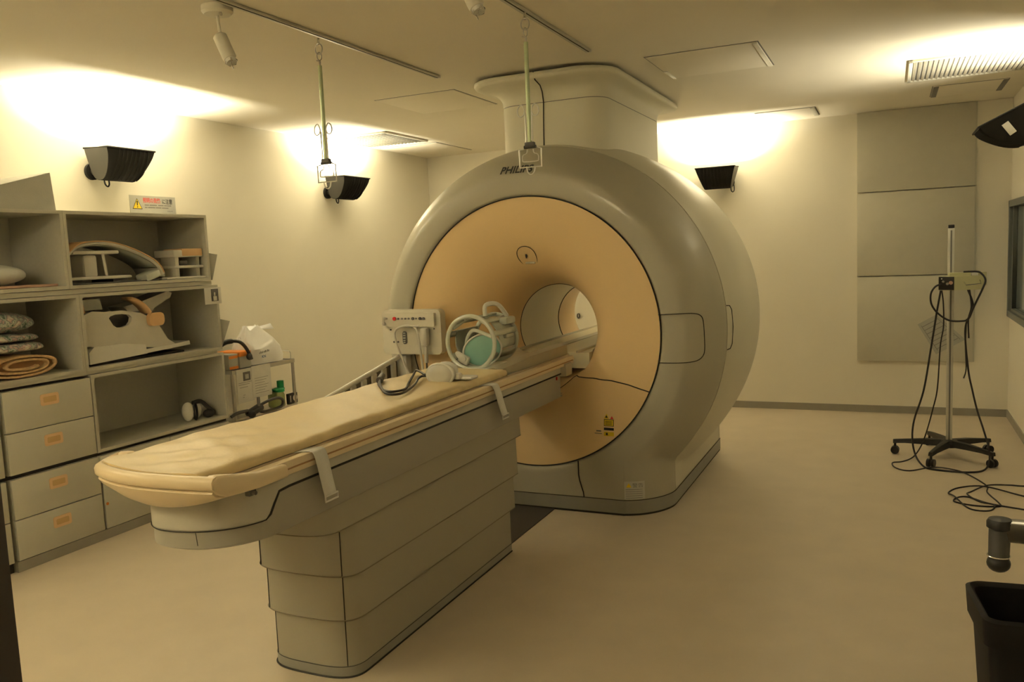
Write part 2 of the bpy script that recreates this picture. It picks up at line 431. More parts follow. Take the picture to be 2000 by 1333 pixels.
# oval marker window above the bore
ov = MB(); cxo, czo = -1.95, 1.487
pts = []
for k in range(40):
    a = 2*PI*k/40; x = cxo+.058*math.cos(a)*(1 if True else 1); z = czo+.064*math.sin(a)*(1-.12*math.sin(a))
    r = math.hypot(x-AX, z-AZ); pts.append((x, funY(r)-.007, z))
ov.tube(pts, .0022, 5, closed=True)
ovo = ov.build('marker_window', M['groove'], scan)
r_ = math.hypot(-1.953-AX, 1.49-AZ)
MB().sphere((-1.953, funY(.45)-.006, 1.494), .022, .30, .3, 1.0, 12).build('slot', M['groove'], ovo)
MB().box((-1.945, funY(.40)-.012, 1.447), (.062, .03, .014), .005).build('laser_ledge', M['cover'], ovo)
# warning stickers on the peach panel
def stick(mb, x0, x1, z0, z1, off, surf=None):
    surf = surf or (lambda x, z: funY(math.hypot(x-AX, z-AZ)))
    n = 4; rows = [[(x, surf(x, z)-off, z) for x in np.linspace(x0, x1, n)] for z in np.linspace(z0, z1, n)]
    mb.grid(rows); return mb
def tri(mb, cx, cz, s_, off, surf):
    mb.face([(cx-s_, surf(cx-s_, cz-s_*.8)-off, cz-s_*.8), (cx+s_, surf(cx+s_, cz-s_*.8)-off, cz-s_*.8), (cx, surf(cx, cz+s_)-off, cz+s_)]); return mb
sf = lambda x, z: funY(math.hypot(x-AX, z-AZ))
w1 = stick(MB(), -1.478, -1.418, .452, .475, .002); stick(w1, -1.478, -1.418, .508, .547, .002); tri(w1, -1.463, .562, .016, .002, sf)
ws = w1.build('warning_label', M['yellow'], scan)
w2 = stick(MB(), -1.478, -1.418, .485, .499, .0025); stick(w2, -1.466, -1.455, .457, .470, .003)
for a, b in ((.508, .511), (.544, .547)): stick(w2, -1.478, -1.418, a, b, .003)
for a, b in ((-1.478, -1.475), (-1.421, -1.418)): stick(w2, a, b, .508, .547, .003)
for zz in (.517, .525, .533): stick(w2, -1.47, -1.43, zz, zz+.003, .003)
tri(w2, -1.463, .562, .008, .003, sf)
w2.build('label_print', M['ink'], ws)
w3 = tri(MB(), -1.430, .557, .010, .002, sf); w3.build('red_triangle', M['red'], ws)
w4 = stick(MB(), -1.535, -1.49, .462, .466, .002); stick(w4, -1.525, -1.495, .474, .482, .002); w4.build('small_print', M['inkg'], ws)
# white notice on the foot
ff = lambda x, z: foot(x, z, 0)[1]
n1 = stick(MB(), -1.362, -1.258, .095, .198, .003, ff).build('notice_label', M['noticep'], scan)
tri(MB(), -1.337, .176, .014, .005, ff).build('yellow_triangle', M['yellow'], n1)
vs, fc, (a, b) = text_verts('警告', .028)
vs2 = [(-1.318+v[0]-a, ff(-1.318+v[0]-a, .165+v[1])-.005, .165+v[1]) for v in vs]
q = MB().add(vs2, fc)
for zz in (.150, .138, .126, .114, .102): stick(q, -1.355, -1.268, zz, zz+.003, .005, ff)
q.build('notice_print', M['inkg'], n1, smooth=False, weld=False)
# maker's lettering on the shroud
vs, fc, (a, b) = text_verts('PHILIPS', .058, bold=.0016, shear=.12)
sc = .205/(b-a)
vs2 = []
for v in vs:
    x = -2.050+(v[0]-a)*sc; z = 1.962+v[1]*1.02; vs2.append((x, shrY(math.hypot(x-AX, z-AZ))-.005, z))
MB().add(vs2, fc).build('lettering', M['ink'], scan, smooth=False, weld=False)
# column and ceiling collar
c0 = MB(); R0 = (-2.205, -1.525, 4.70, 6.05)
def rr(dx, dy, z, rad): return [(x, y, z) for x, y in rrect(R0[0]-dx, R0[1]+dx, R0[2]-dy, R0[3]+dy, rad, 8)]
c0.grid([rr(0, 0, 1.95, .13), rr(0, 0, 2.396, .13)], closed=True); c0.build('ceiling_column', M['column'], scan)
MB().grid([rr(-.003, -.003, 2.394, .127), rr(-.003, -.003, 2.402, .127)], closed=True).build('column_joint', M['inkg'], scan)
prof = [(0, 0, 2.400), (.002, .004, 2.43), (.012, .024, 2.458), (.034, .07, 2.480), (.07, .15, 2.490), (.098, .21, 2.494), (.110, .232, 2.500), (.115, .242, 2.512), (.113, .238, 2.526), (.105, .225, 2.532), (.0, .0, 2.532)]
P2 = [(a, b, z) for a, b, z in prof]
MB().grid([rr(a, b*(1.0), z, .13+a*.8) for a, b, z in P2], closed=True).build('ceiling_collar', M['column'], scan, angle=50)
MB().grid([rr(.06, .15, 2.531, .18), rr(.06, .15, 2.549, .18)], closed=True).build('collar_gap', M['groove'], scan)  # black band paints in the shadow gap between collar and ceiling
g = MB(); yy = R0[2]
g.tube([(-1.855, yy-.237, 2.528), (-1.858, yy-.21, 2.490), (-1.872, yy-.10, 2.478), (-1.885, yy-.04, 2.455), (-1.893, yy-.004, 2.40), (-1.898, yy-.001, 2.30), (-1.902, yy-.001, 2.13)], .0035, 6)
g.build('column_cable_joint', M['groove'], scan)
# control console at the left of the ring
con = MB().prism(rrect(-2.835, -2.425, .925, 1.195, .03), 4.25, 4.31, 'XZ').build('control_console', M['cream'], scan, label='cream control console with red button and a hanging hand switch')
MB().bb(-2.75, -2.55, 4.30, 4.42, .98, 1.12).build('console_bracket', M['shroud'], con)
MB().prism(rrect(-2.81, -2.455, 1.095, 1.178, .008), 4.225, 4.252, 'XZ').build('button_strip', M['cream'], con)
for i, (x, r, mm) in enumerate(((-2.728, .0115, 'redb'), (-2.70, .006, 'darkgrey'), (-2.675, .006, 'inkg'), (-2.650, .006, 'inkg'), (-2.628, .006, 'inkg'), (-2.598, .009, 'darkgrey'), (-2.575, .005, 'inkg'), (-2.548, .009, 'darkgrey'), (-2.524, .008, 'inkg'))):
    MB().cyl((x, 4.218, 1.144), (x, 4.226, 1.144), r, seg=12).build('button', M[mm], con, label='red button' if i == 0 else None)
MB().cyl((-2.785, 4.20, 1.15), (-2.785, 4.23, 1.145), .006).cyl((-2.785, 4.20, 1.15), (-2.79, 4.20, 1.115), .005).sphere((-2.795, 4.21, 1.115), .011).build('key_switch', M['steel'], con)
MB().prism(rrect(-2.69, -2.662, .988, 1.065, .013), 4.242, 4.252, 'XZ').build('breath_indicator', M['darkgrey'], con)
for z in (1.055, 1.04, 1.025, 1.01, .998): MB().box((-2.676, 4.24, z), (.016, .004, .006), .001).build('indicator_light', M['coilp'], con)
MB().cyl((-2.755, 4.245, 1.0), (-2.755, 4.252, 1.0), .006).cyl((-2.727, 4.245, 1.0), (-2.727, 4.252, 1.0), .006).cyl((-2.775, 4.245, 1.075), (-2.775, 4.252, 1.075), .004).cyl((-2.47, 4.245, 1.08), (-2.47, 4.252, 1.08), .004).build('socket', M['darkgrey'], con)
MB().tube(catmull([(-2.60, 4.225, .74), (-2.655, 4.215, .84), (-2.70, 4.21, .95), (-2.725, 4.21, 1.04), (-2.71, 4.21, 1.08), (-2.66, 4.21, 1.10), (-2.60, 4.205, 1.10), (-2.57, 4.21, 1.08), (-2.555, 4.21, 1.0), (-2.545, 4.21, .9), (-2.54, 4.215, .78)], 6), .007, 8).build('hose', M['coilw'], con)
MB().box((-2.517, 4.215, 1.035), (.05, .045, .11), .014).cyl((-2.513, 4.215, .99), (-2.515, 4.215, .88), .012).build('hand_switch', M['coilw'], con)
MB().cyl((-2.515, 4.215, .90), (-2.515, 4.215, .80), .005).build('switch_lead', M['darkgrey'], con)
MB().box((-2.625, 4.235, 1.098), (.13, .03, .012), .005).build('hose_hook', M['steel'], con)

# ------------------------------------------------------------------ patient table
tab = thing('patient_table', 'long cream and grey scanner table on a stepped pedestal, leading into the scanner bore', 'table', (-1.94, 2.9, 0))
TC = -1.94
def stad(hw, yf, yr, z, cr=.12, n=18, bow=.03):
    """plan outline open at rear: from rear-left round the front to rear-right; cr corner radius, bow of the front"""
    out = [(TC-hw, yr, z)]
    N = 40
    for k in range(N+1):
        a = PI + PI*k/N
        c, s_ = math.cos(a), math.sin(a); e = 2/3.2
        x = hw*math.copysign(abs(c)**e, c); y = (cr+bow)*abs(s_)**e
        out.append((TC+x, yf+cr+bow-y, z))
    out.append((TC+hw, yr, z)); return out
tiers = [(.196, 2.290, 3.660, 0.0, .040, 'plinth'), (.195, 2.292, 3.660, .040, .222, 'tabtier'), (.207, 2.278, 3.690, .222, .392, 'tabtier'), (.219, 2.262, 3.715, .392, .586, 'tabtier'), (.232, 2.13, 3.74, .586, .70, 'tabtier')]
for hw, yf, yr, z0, z1, mm in tiers:
    q = MB(); a = stad(hw+(.004 if z0 > .2 else 0), yf, yr, z0, .10, bow=.02); b = stad(hw, yf, yr, z1+.004, .10, bow=.02)
    a2 = stad(hw-.03, yf+.03, yr, z0, .10, bow=.02)
    q.grid([a2, a, b]); q.face([a[0], a[-1], b[-1], b[0]]); q.face(b)
    nm = 'plinth' if mm == 'plinth' else 'skirt_tier'
    o = q.build(nm, M[mm], tab, angle=40)
    if mm != 'plinth':
        MB().tube([(p[0], p[1]-.001, z0+.0015) for p in stad(hw+.0045 if z0 > .2 else hw, yf, yr, 0, .10, bow=.02)], .0022, 5).build('tier_joint_shade', M['groove'] if z0 < .1 else M['tierline'], o)  # dark tube under each tier paints in the overhang's shadow line
    if mm != 'plinth' and z0 < .5:
        for sx in (1, -1):
            x = TC+sx*(hw-.036); yv = None
            # find front y at this x
            for p, p2 in zip(b, b[1:]):
                if (p[0]-x)*(p2[0]-x) <= 0 and p[1] < yf+.2: yv = (p[1]+p2[1])/2; break
            if yv: MB().tube([(x, yv-.003, z0+.004), (x, yv-.001, z1-.002)], .0020, 5).build('skirt_joint', M['groove'], o)
MB().tube([(p[0], p[1], .003) for p in stad(.197, 2.288, 3.66, 0, .10, bow=.02)], .004, 5).build('foot_gap', M['groove'], tab)
# body with bow-shaped nose
def body_out(hw, yf, yr, z, n=44, ry=.23, e=2/2.3):
    out = [(TC-hw+.035, yr, z)]
    for k in range(n+1):
        a = PI+PI*k/n; c, s_ = math.cos(a), math.sin(a)
        if c < 0: x, y = TC+.01+(hw-.045)*-abs(c), yf+.32-.32*abs(s_)
        else: x, y = TC+.01+(hw-.01)*abs(c)**e, yf+.32-(.32-.08*0)*1+0 if False else yf+ry-ry*abs(s_)**e
        out.append((x, y, z))
    out.append((TC+hw, yr, z)); return out
BH, BY0, BY1 = .242, 1.700, 4.30
lowp = body_out(BH, BY0, BY1, 0)
def zs(p):      # height of the joint between lower body and upper cover
    y = p[1]; t = min(1, max(0, (y-1.865)/.07)); t = t*t*(3-2*t)
    return .742+(.818-.742)*t
def refine(path):
    o = []
    for p, q in zip(path, path[1:]):
        n = max(1, int(math.dist(p, q)/.03)) if p[1] < 2.1 or q[1] < 2.1 else 1
        if abs(p[1]-q[1]) > .5: n = 60
        for k in range(n): o.append(tuple(p[i]+(q[i]-p[i])*k/n for i in range(3)))
    o.append(path[-1]); return o
lowp = refine(lowp)
q = MB(); sh = lambda p, d: (TC+(p[0]-TC)*(1-d), p[1]+d*.9, 0)
q.grid([[(sh(p, .12)[0], sh(p, .12)[1], .680) for p in lowp], [(sh(p, .015)[0], sh(p, .015)[1], .682) for p in lowp], [(p[0], p[1], .690) for p in lowp], [(p[0], p[1], zs(p)) for p in lowp], [(p[0]+0, p[1], .86) for p in lowp]])
q.face([(TC-BH*.9, BY1, .688), (TC+BH*.9, BY1, .688), (TC+BH, BY1, .86), (TC-BH, BY1, .86)])
q.face([(sh(p, .12)[0], sh(p, .12)[1], .688) for p in lowp])
q.build('table_body', M['tabbody'], tab, angle=40)
q = MB(); up1 = [(TC+(p[0]-TC)*1.018, p[1]-(.004 if p[1] < 1.95 else 0), 0) for p in lowp]
q.grid([[(p[0], p[1], zs(p)+.002) for p in lowp], [(p[0], p[1], zs(p)+.003) for p in up1], [(p[0], p[1], .862) for p in up1], [(p[0], p[1], .868) for p in lowp]])
q.face([(p[0], p[1], .868) for p in lowp])
q.build('side_cover', M['tabcover'], tab, angle=40, label='paler cover wrapping the nose and the top edge')
MB().tube([(p[0], p[1]-(.002 if p[1] < 1.95 else 0), zs(p)-.001) for p in up1 if p[1] > 1.86 or True], [.0042 if p[1] > 1.87 else .0016 for p in up1], 6).build('cover_joint', M['groove'], tab)
MB().tube([(-1.822, 1.712, .70), (-1.822, 1.708, .74)], .0012, 5).build('nose_joint', M['groove'], tab)
MB().box((-1.69, 1.80, .845), (.02, .03, .018), .004).cyl((-1.682, 1.80, .845), (-1.670, 1.80, .845), .006).build('latch', M['lampend'], tab)
# tabletop: tray with raised rails
q = MB()
q.bb(-2.175, -1.722, 1.70, 4.52, .868, .9025); q.bb(-2.19, -1.69, 1.72, 4.52, .868, .880)
q.build('tabletop', M['board'], tab)
for x0, x1 in ((-1.705, -1.672), (-2.208, -2.175)):
    MB().bb(x0, x1, 1.78, 4.46, .858, .903, .004).build('side_rail', M['board'], tab)
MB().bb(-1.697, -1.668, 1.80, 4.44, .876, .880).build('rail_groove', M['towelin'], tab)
# curved end lip: a slim upper lip, a slot, and a boat-shaped lower lip
def lipY(x):
    u = (x+1.90)/.262; return 1.596+.028*u*u+.045*max(0, (-x-1.90)/.31)**2+.035*(max(0, abs(u)-.93)/.12)**1.5
def lip(x0, x1, prof, n=30):
    rows = []
    for k in range(n+1):
        x = x0+(x1-x0)*k/n; u = 2*k/n-1; rows.append([(x, lipY(x)+dy, z+kz*u*u) for dy, z, kz in prof])
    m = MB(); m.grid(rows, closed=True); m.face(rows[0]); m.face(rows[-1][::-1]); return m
lip(-2.204, -1.656, [(.10, .900, 0), (.010, .899, 0), (.001, .906, 0), (0, .924, 0), (.006, .933, 0), (.018, .937, 0), (.032, .934, 0), (.040, .924, 0), (.10, .916, 0)]).build('end_lip', M['boardend'], tab, angle=60, label='cream curved end lip')
lip(-2.185, -1.665, [(.12, .897, 0), (.014, .8965, 0), (.010, .890, 0), (.022, .868, .010), (.050, .836, .034), (.072, .822, .046), (.12, .822, .046)]).build('lower_lip', M['boardend'], tab, angle=60)
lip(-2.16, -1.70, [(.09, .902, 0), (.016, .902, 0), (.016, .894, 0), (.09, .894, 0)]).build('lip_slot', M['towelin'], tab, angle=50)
for sx in (1, -1):
    xo, xi = (-1.650, -1.690) if sx > 0 else (-2.210, -2.170)
    ya = lipY(-1.656 if sx > 0 else -2.204)
    rows = []
    for y, zt, zb, pull in ((ya+.004, .925, .905, .012), (ya+.008, .934, .900, .005), (ya+.022, .938, .885, .001), (ya+.05, .934, .872, 0), (1.74, .918, .866, 0), (1.80, .906, .862, 0), (1.86, .902, .862, 0), (1.92, .900, .862, 0)):
        o_ = xo-sx*pull
        rows.append([(xi, y, zb), (xi, y, zt-.004), (xi+sx*.006, y, zt), (o_-sx*.008, y, zt), (o_, y, zt-.007), (o_, y, zb+.004), (o_-sx*.004, y, zb)])
    q = MB().grid(rows, closed=True); q.face(rows[0]); q.face(rows[-1][::-1]); q.build('end_wing', M['boardend'], tab, angle=50)
MB().bb(-1.735, -1.66, 4.30, 4.40, .80, .872, .006).build('end_bracket', M['shroud'], tab)
MB().box((-1.692, 4.235, .80), (.006, .012, .018), .001).build('red_marker', M['redb'], tab)

# mattress
mt = MB(); NX, NY = 24, 130
def mz(x, y):
    z = .936+.0025*math.sin(y*11+x*7)+.0012*math.sin(y*37+x*23)
    if y < 2.30:
        k = ((2.30-y)/.65)**.8; f = math.sin(PI*min(1, max(0, (x+2.185)/.45)))*min(1, max(0, (y-lipY(x)-.03)/.16))
        z += .004*max(0, 1-(y-lipY(x)-.03)/.10)
        z += k*.0075*math.sin(y*34-(x+1.9)*26)*f+k*.003*math.sin(y*61+x*31)*f
    return z
top = []
for q_ in np.linspace(0, 1, NY):
    row = []
    edge = .004*math.sin(q_*115)+.003*math.sin(q_*213)
    xr = -1.722+edge*.6; xl = -2.186
    for k in range(NX+1):
        x = xl+(xr-xl)*k/NX; ys_ = lipY(x)+.033; y = ys_+(3.64-ys_)*q_
        row.append((x, y, mz(x, y)-(.005 if k in (0, NX) else 0)))
    a, b = row[0], row[-1]
    top.append([(a[0]+.01, a[1], .9035), (a[0]-.003, a[1], .918)]+row+[(b[0]+.005, b[1], .920+edge*.4), (b[0]+.003, b[1], .9065+edge*.3), (b[0]-.02, b[1], .9035)])
mt.grid(top); mt.grid([[r_[0] for r_ in top], [r_[-1] for r_ in top]])
for e_ in (top[0], top[-1]): mt.grid([e_, [(p[0], p[1], .9035) for p in e_]])
matt = mt.build('mattress', M['mattress'], angle=60)
tag(matt, 'beige creased vinyl mattress lying along the scanner table', 'mattress')
# straps
def strap(y, lean, lab):
    t = thing('strap', lab, 'strap', (-1.66, y, .9), group='white straps over the table rail')
    pts = [(-1.725, y-.012, .902), (-1.70, y-.006, .9065), (-1.672, y, .9065), (-1.660, y+.003, .898), (-1.657, y+lean*.25, .86), (-1.660, y+lean*.6, .80), (-1.664, y+lean, .742)]
    hw = .030; q = MB()
    P_ = catmull(pts, 5); q.grid([[(p[0], p[1]-hw, p[2]), (p[0], p[1]+hw, p[2])] for p in P_]); q.build('webbing', M['strapm'], t, solid=.003)
    e = P_[-1]; b = MB(); L = [(e[0]+.003, e[1]-hw-.003, e[2]+.004), (e[0]+.003, e[1]+hw+.003, e[2]+.004), (e[0]+.003, e[1]+hw+.003, e[2]-.014), (e[0]+.003, e[1]-hw-.003, e[2]-.014)]
    b.tube(L, .0032, 6, closed=True); b.build('buckle', M['white'], t)
strap(2.085, .05, 'white webbing strap over the rail near the foot end of the table')
strap(3.385, .10, 'white webbing strap over the rail near the scanner, by the round white coil')

# head cradle pad at the scanner end of the table
t = thing('head_cradle', 'grey-brown shaped head cradle pad at the scanner end of the table', 'pad', (-1.93, 4.0, .892))
rows = []
for y in np.linspace(3.66, 4.50, 22):
    k = (y-3.66)/.84; h = .035+.030*min(1, k*3); xw = .17+.035*min(1, k*4)
    rows.append([(-1.93-xw, y, .904), (-1.93-xw, y, .896+h), (-1.93-xw*.75, y, .893+h+.012), (-1.93-xw*.35, y, .925-.008*k), (-1.93, y, .918-.008*k), (-1.93+xw*.35, y, .925-.008*k), (-1.93+xw*.75, y, .893+h+.012), (-1.93+xw, y, .896+h), (-1.93+xw, y, .904)])
q = MB().grid(rows); q.face(rows[0]); q.face(rows[-1][::-1]); q.grid([[r[0] for r in rows], [r[-1] for r in rows]])
q.build('cushion', M['pad'], t, angle=50)
MB().bb(-1.80, -1.735, 3.70, 4.44, .9027, .906, .001).bb(-2.12, -2.06, 3.7, 4.44, .9027, .906, .001).build('base_tray', M['shroud'], t)

# head coil
t = thing('head_coil', 'round cage-like head coil with a teal mirror, standing on the table before the bore', 'head coil', (-1.955, 3.80, .905))
HX, HZ = -1.962, 1.056; RR = .132
def circ(y, r, n=40, x=HX, z=HZ, sq=1.0): return [(x+r*math.cos(2*PI*k/n), y, z+r*sq*math.sin(2*PI*k/n)) for k in range(n)]
MB().tube(circ(3.74, RR+.004, sq=1.02), .0115, 10, closed=True).build('front_ring', M['coilp'], t)
MB().tube(circ(4.04, RR-.008), .012, 10, closed=True).build('rear_ring', M['coilp'], t)
for a in (20, 58, 90, 122, 160, 215, 325):
    aa = math.radians(a); ca, sa = math.cos(aa), math.sin(aa); q = MB(); hw = .030 if a not in (215, 325) else .04
    rows = []
    for y in (3.74, 3.80, 3.88, 3.96, 4.04):
        rin = RR-.004
        da = hw/RR/2
        rows.append([(HX+rin*math.cos(aa-da), y, HZ+rin*math.sin(aa-da)), (HX+rin*ca, y, HZ+rin*sa), (HX+rin*math.cos(aa+da), y, HZ+rin*math.sin(aa+da))])
    q.grid(rows); q.build('bar', M['coilp'] if a < 120 else M['coild'], t, solid=.010)
rows = [[(HX+.118*math.cos(math.radians(a)), y, HZ+.118*math.sin(math.radians(a))) for a in range(-20, 60, 8)] for y in (3.84, 3.93, 4.03)]
MB().grid(rows).build('side_shell', M['coilp'], t, solid=.008)
rows = [[(HX+.120*math.cos(math.radians(a)), y, HZ+.120*math.sin(math.radians(a))) for a in range(150, 236, 8)] for y in (3.80, 3.93, 4.03)]
MB().grid(rows).build('inner_shell', M['coild'], t, solid=.008)
MB().tube(catmull([(HX-.01, 3.74, HZ+.135), (HX-.04, 3.80, HZ+.125), (HX-.10, 3.74, HZ+.075)], 6), .009, 8).build('top_bracket', M['coilp'], t)
MB().tube(catmull([(HX+.03, 3.86, HZ+.13), (HX+.035, 3.86, HZ+.185), (HX+.07, 3.93, HZ+.185), (HX+.09, 4.0, HZ+.12)], 6), .012, 8).build('mirror_arm', M['white'], t)
MB().box((HX+.10, 3.98, HZ+.095), (.05, .12, .04), .012).box((HX+.125, 3.93, HZ+.02), (.03, .10, .022), .008).build('clamp', M['coilp'], t)
Rm = Matrix.Rotation(math.radians(-28), 3, 'Y') @ Matrix.Rotation(math.radians(20), 3, 'X')
mir = MB().sphere((HX+.035, 3.80, HZ-.045), .108, 1.0, .10, .74, 28, R=Rm).build('mirror', M['teal'], t, label='teal oval mirror')
MB().tube([tuple(Rm @ Vector((.112*math.cos(2*PI*k/40), 0, .084*math.sin(2*PI*k/40)))+Vector((HX+.035, 3.797, HZ-.045))) for k in range(40)], .005, 8, closed=True).build('mirror_rim', M['white'], mir)
MB().tube(catmull([(HX-.055, 3.79, HZ-.04), (HX-.04, 3.78, HZ+.02), (HX+.0, 3.77, HZ+.062), (HX+.06, 3.76, HZ+.05), (HX+.12, 3.75, HZ+.03)], 5), .010, 8).build('head_band', M['coilp'], t)
MB().box((HX-.075, 3.775, HZ-.085), (.09, .03, .05), .012, rot=Matrix.Rotation(math.radians(25), 3, 'Y')).cyl((HX-.055, 3.75, HZ-.085), (HX-.055, 3.762, HZ-.085), .014).build('hinge', M['white'], t)
MB().box((HX, 3.80, .921), (.22, .16, .018), .006).bb(HX-.14, HX-.08, 3.72, 3.80, .904, .945, .008).bb(HX-.06, HX+.16, 3.84, 4.06, .904, .918, .005).build('foot_plate', M['white'], t)

# round white coil with cable loop on the mattress
t = thing('surface_coil', 'small round white coil with a black cable loop, lying on the mattress', 'coil', (-1.93, 3.30, .934))
MB().lathe([(.001, -.030), (.035, -.030), (.056, -.022), (.064, 0), (.056, .022), (.035, .030), (.001, .030)], (-1.875, 3.27, .968), 'Y', 28, Matrix.Diagonal((1.12, 1, .80))).build('housing', M['coilw'], t, angle=60)
MB().tube([(-1.875+.069*math.cos(2*PI*k/28), 3.255, .968+.049*math.sin(2*PI*k/28)) for k in range(28)], .006, 8, closed=True).build('rim', M['white'], t)
MB().sphere((-1.89, 3.34, .972), .06, 1.0, .8, .75, 16).build('plastic_wrap', M['bag'], t)
MB().box((-1.79, 3.34, .944), (.10, .07, .014), .006).box((-1.815, 3.30, .955), (.05, .04, .03), .01).build('tab', M['bag'], t)
cz = .948
MB().tube(catmull([(-1.945, 3.27, .965), (-1.97, 3.28, .962), (-2.05, 3.37, .960), (-2.11, 3.43, .955), (-2.05, 3.30, cz), (-1.96, 3.12, cz), (-1.885, 2.97, cz), (-1.90, 2.90, cz), (-1.96, 2.92, cz), (-2.05, 3.03, cz), (-2.14, 3.16, .95)], 6), .0055, 8).build('cable', M['cable'], t)
MB().tube(catmull([(-1.95, 3.265, .958), (-1.99, 3.29, .952), (-1.97, 3.22, cz+.004), (-1.905, 3.08, cz), (-1.85, 2.92, cz), (-1.845, 2.85, cz), (-1.90, 2.85, cz), (-1.99, 2.95, cz), (-2.08, 3.06, cz), (-2.145, 3.165, .946)], 6), .0055, 8).build('cable', M['cable'], t)
MB().cyl((-2.135, 3.15, .950), (-2.165, 3.22, .962), .017, .014, 16).build('connector', M['darkgrey'], t)

# ------------------------------------------------------------------ slatted guard behind the table
t = thing('slatted_guard', 'white sloping slatted guard between table and left wall, below the console', 'guard', (-2.75, 4.1, 0))
def gz(y): return .918-.178*(4.36-y)
MB().tube([(-2.75, 3.5, gz(3.5)), (-2.75, 4.34, gz(4.34))], .015, 10).build('top_rail', M['white'], t)
MB().bb(-2.775, -2.70, 4.285, 4.345, 0, gz(4.33), .008).build('post', M['white'], t)
MB().bb(-2.765, -2.735, 3.5, 4.285, .04, .09, .01).build('bottom_rail', M['white'], t)
MB().bb(-2.765, -2.735, 3.46, 3.50, 0, gz(3.5), .006).build('post', M['white'], t)
for y in np.arange(3.56, 4.27, .105): MB().bb(-2.757, -2.743, y, y+.046, .088, gz(y)-.010, .003).build('slat', M['white'], t)
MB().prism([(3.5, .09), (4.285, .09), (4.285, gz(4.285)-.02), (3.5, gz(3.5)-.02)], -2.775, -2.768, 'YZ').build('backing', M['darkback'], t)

# ------------------------------------------------------------------ cabinets along the left wall
CX, CB = -4.02, XL+.002
def open_unit(name, lab, y0, y1, z0, z1, div=()):
    t = thing(name, lab, 'shelf unit', (CX-.2, (y0+y1)/2, z0), group='grey open shelf units on the left wall')
    e = .019; g_ = .0008
    MB().bb(CB, CX, y0+g_, y1-g_, z0+g_, z0+e).build('bottom_board', M['cabinet'], t)
    MB().bb(CB, CX, y0+g_, y1-g_, z1-e, z1-g_).build('top_board', M['cabinet'], t)
    for a, b in ((y0+g_, y0+e), (y1-e, y1-g_)): MB().bb(CB, CX, a, b, z0+e, z1-e).build('side_board', M['cabinet'], t)
    MB().bb(CB, CB+.006, y0+e, y1-e, z0+e, z1-e).build('back_board', M['cabinet'], t)
    return t
open_unit('shelf_unit', 'grey open shelf box in the top row holding the arched white coil', 3.055, 4.078, 1.418, 1.840)
open_unit('shelf_unit', 'grey open shelf box in the top row holding the white pillow', 2.03, 3.055, 1.418, 1.840)
open_unit('shelf_unit', 'grey open shelf box in the second row holding the large white coil cradle', 3.105, 4.130, .958, 1.388)
open_unit('shelf_unit', 'grey open shelf box in the second row holding the patterned cloths and towel', 2.08, 3.105, .958, 1.388)
open_unit('shelf_unit', 'grey open shelf box beside the drawers holding the white headphones', 3.128, 4.135, .497, .940)
for z0, z1 in ((1.390, 1.416), (.941, .957)):
    o = MB().bb(CB, CX-.012, 2.05, 4.09, z0, z1).build('spacer_board', M['cabedge']); tag(o, 'grey spacer strip between the %s shelf rows' % ('top and second' if z0 > 1.2 else 'second and third'), 'board', 'spacer strips between shelf rows')
def drawer_cab(lab, y0, y1, z0, z1, n, name='drawer_cabinet'):
    t = thing(name, lab, 'cabinet', (CX-.2, (y0+y1)/2, z0), group='grey drawer cabinets')
    MB().bb(CB, CX-.02, y0+.001, y1-.001, z0+.001, z1-.001).build('carcass', M['cabinet'], t)
    h = (z1-z0)/n
    for i in range(n):
        a, b = z0+i*h+.003, z0+(i+1)*h-.002
        d = MB().bb(CX-.019, CX, y0+.004, y1-.004, a, b, .0015).build('drawer', M['cabedge'], t)
        cy, cz_ = (y0+y1)/2-(.0), a+(b-a)*.655
        hh = MB().prism([(p[0], p[1]) for p in rrect(cy-.052, cy+.052, cz_-.030, cz_+.030, .010, 3)], CX, CX+.004, 'YZ').build('handle', M['handle'], d)
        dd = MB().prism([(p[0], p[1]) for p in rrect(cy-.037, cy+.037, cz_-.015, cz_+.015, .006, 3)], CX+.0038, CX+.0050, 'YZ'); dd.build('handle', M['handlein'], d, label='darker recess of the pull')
    return t
drawer_cab('grey cabinet with two drawers, beside the open box with headphones', 2.618, 3.126, .497, .926, 2)
drawer_cab('grey cabinet with two drawers standing on the floor plinth', 2.618, 3.130, .055, .478, 2)
drawer_cab('grey two-drawer cabinet at the left edge, upper one', 2.09, 2.598, .497, .926, 2)
drawer_cab('grey two-drawer cabinet at the left edge, lower one', 2.09, 2.598, .055, .478, 2)
t = thing('door_cabinet', 'grey low cabinet with plain doors behind the end of the table', 'cabinet', (CX-.2, 3.63, .055))
MB().bb(CB, CX-.02, 3.134, 4.134, .056, .478).build('carcass', M['cabinet'], t)
MB().bb(CX-.019, CX, 3.142, 3.632, .058, .476, .0015).build('door', M['cabedge'], t); MB().bb(CX-.019, CX, 3.637, 4.130, .058, .476, .0015).build('door', M['cabedge'], t)
MB().cyl((CX, 3.155, .20), (CX+.004, 3.155, .20), .008).build('lock', M['orange'], t)
o = MB().bb(CB, CX-.004, 2.612, 4.13, 0, .054).build('cabinet_plinth', M['skirt']); tag(o, 'grey-brown plinth under the floor cabinets', 'plinth')
o = MB().bb(CB, CX-.03, 2.09, 2.605, 0, .054).build('cabinet_plinth', M['groove']); tag(o, 'dark plinth under the leftmost drawers', 'plinth')
o = MB().bb(CB, CX-.022, 2.09, 4.13, .479, .496).build('gap_board', M['groove']); tag(o, 'dark recessed strip between upper and lower cabinets', 'board')
# foam wedge on top
o = MB().prism([(2.35, 1.8405), (3.05, 1.8405), (3.035, 2.04), (2.35, 1.80+.045)], -4.43, -4.06, 'YZ').build('foam_wedge', M['foam']); tag(o, 'grey foam wedge lying on top of the shelf units', 'foam wedge')

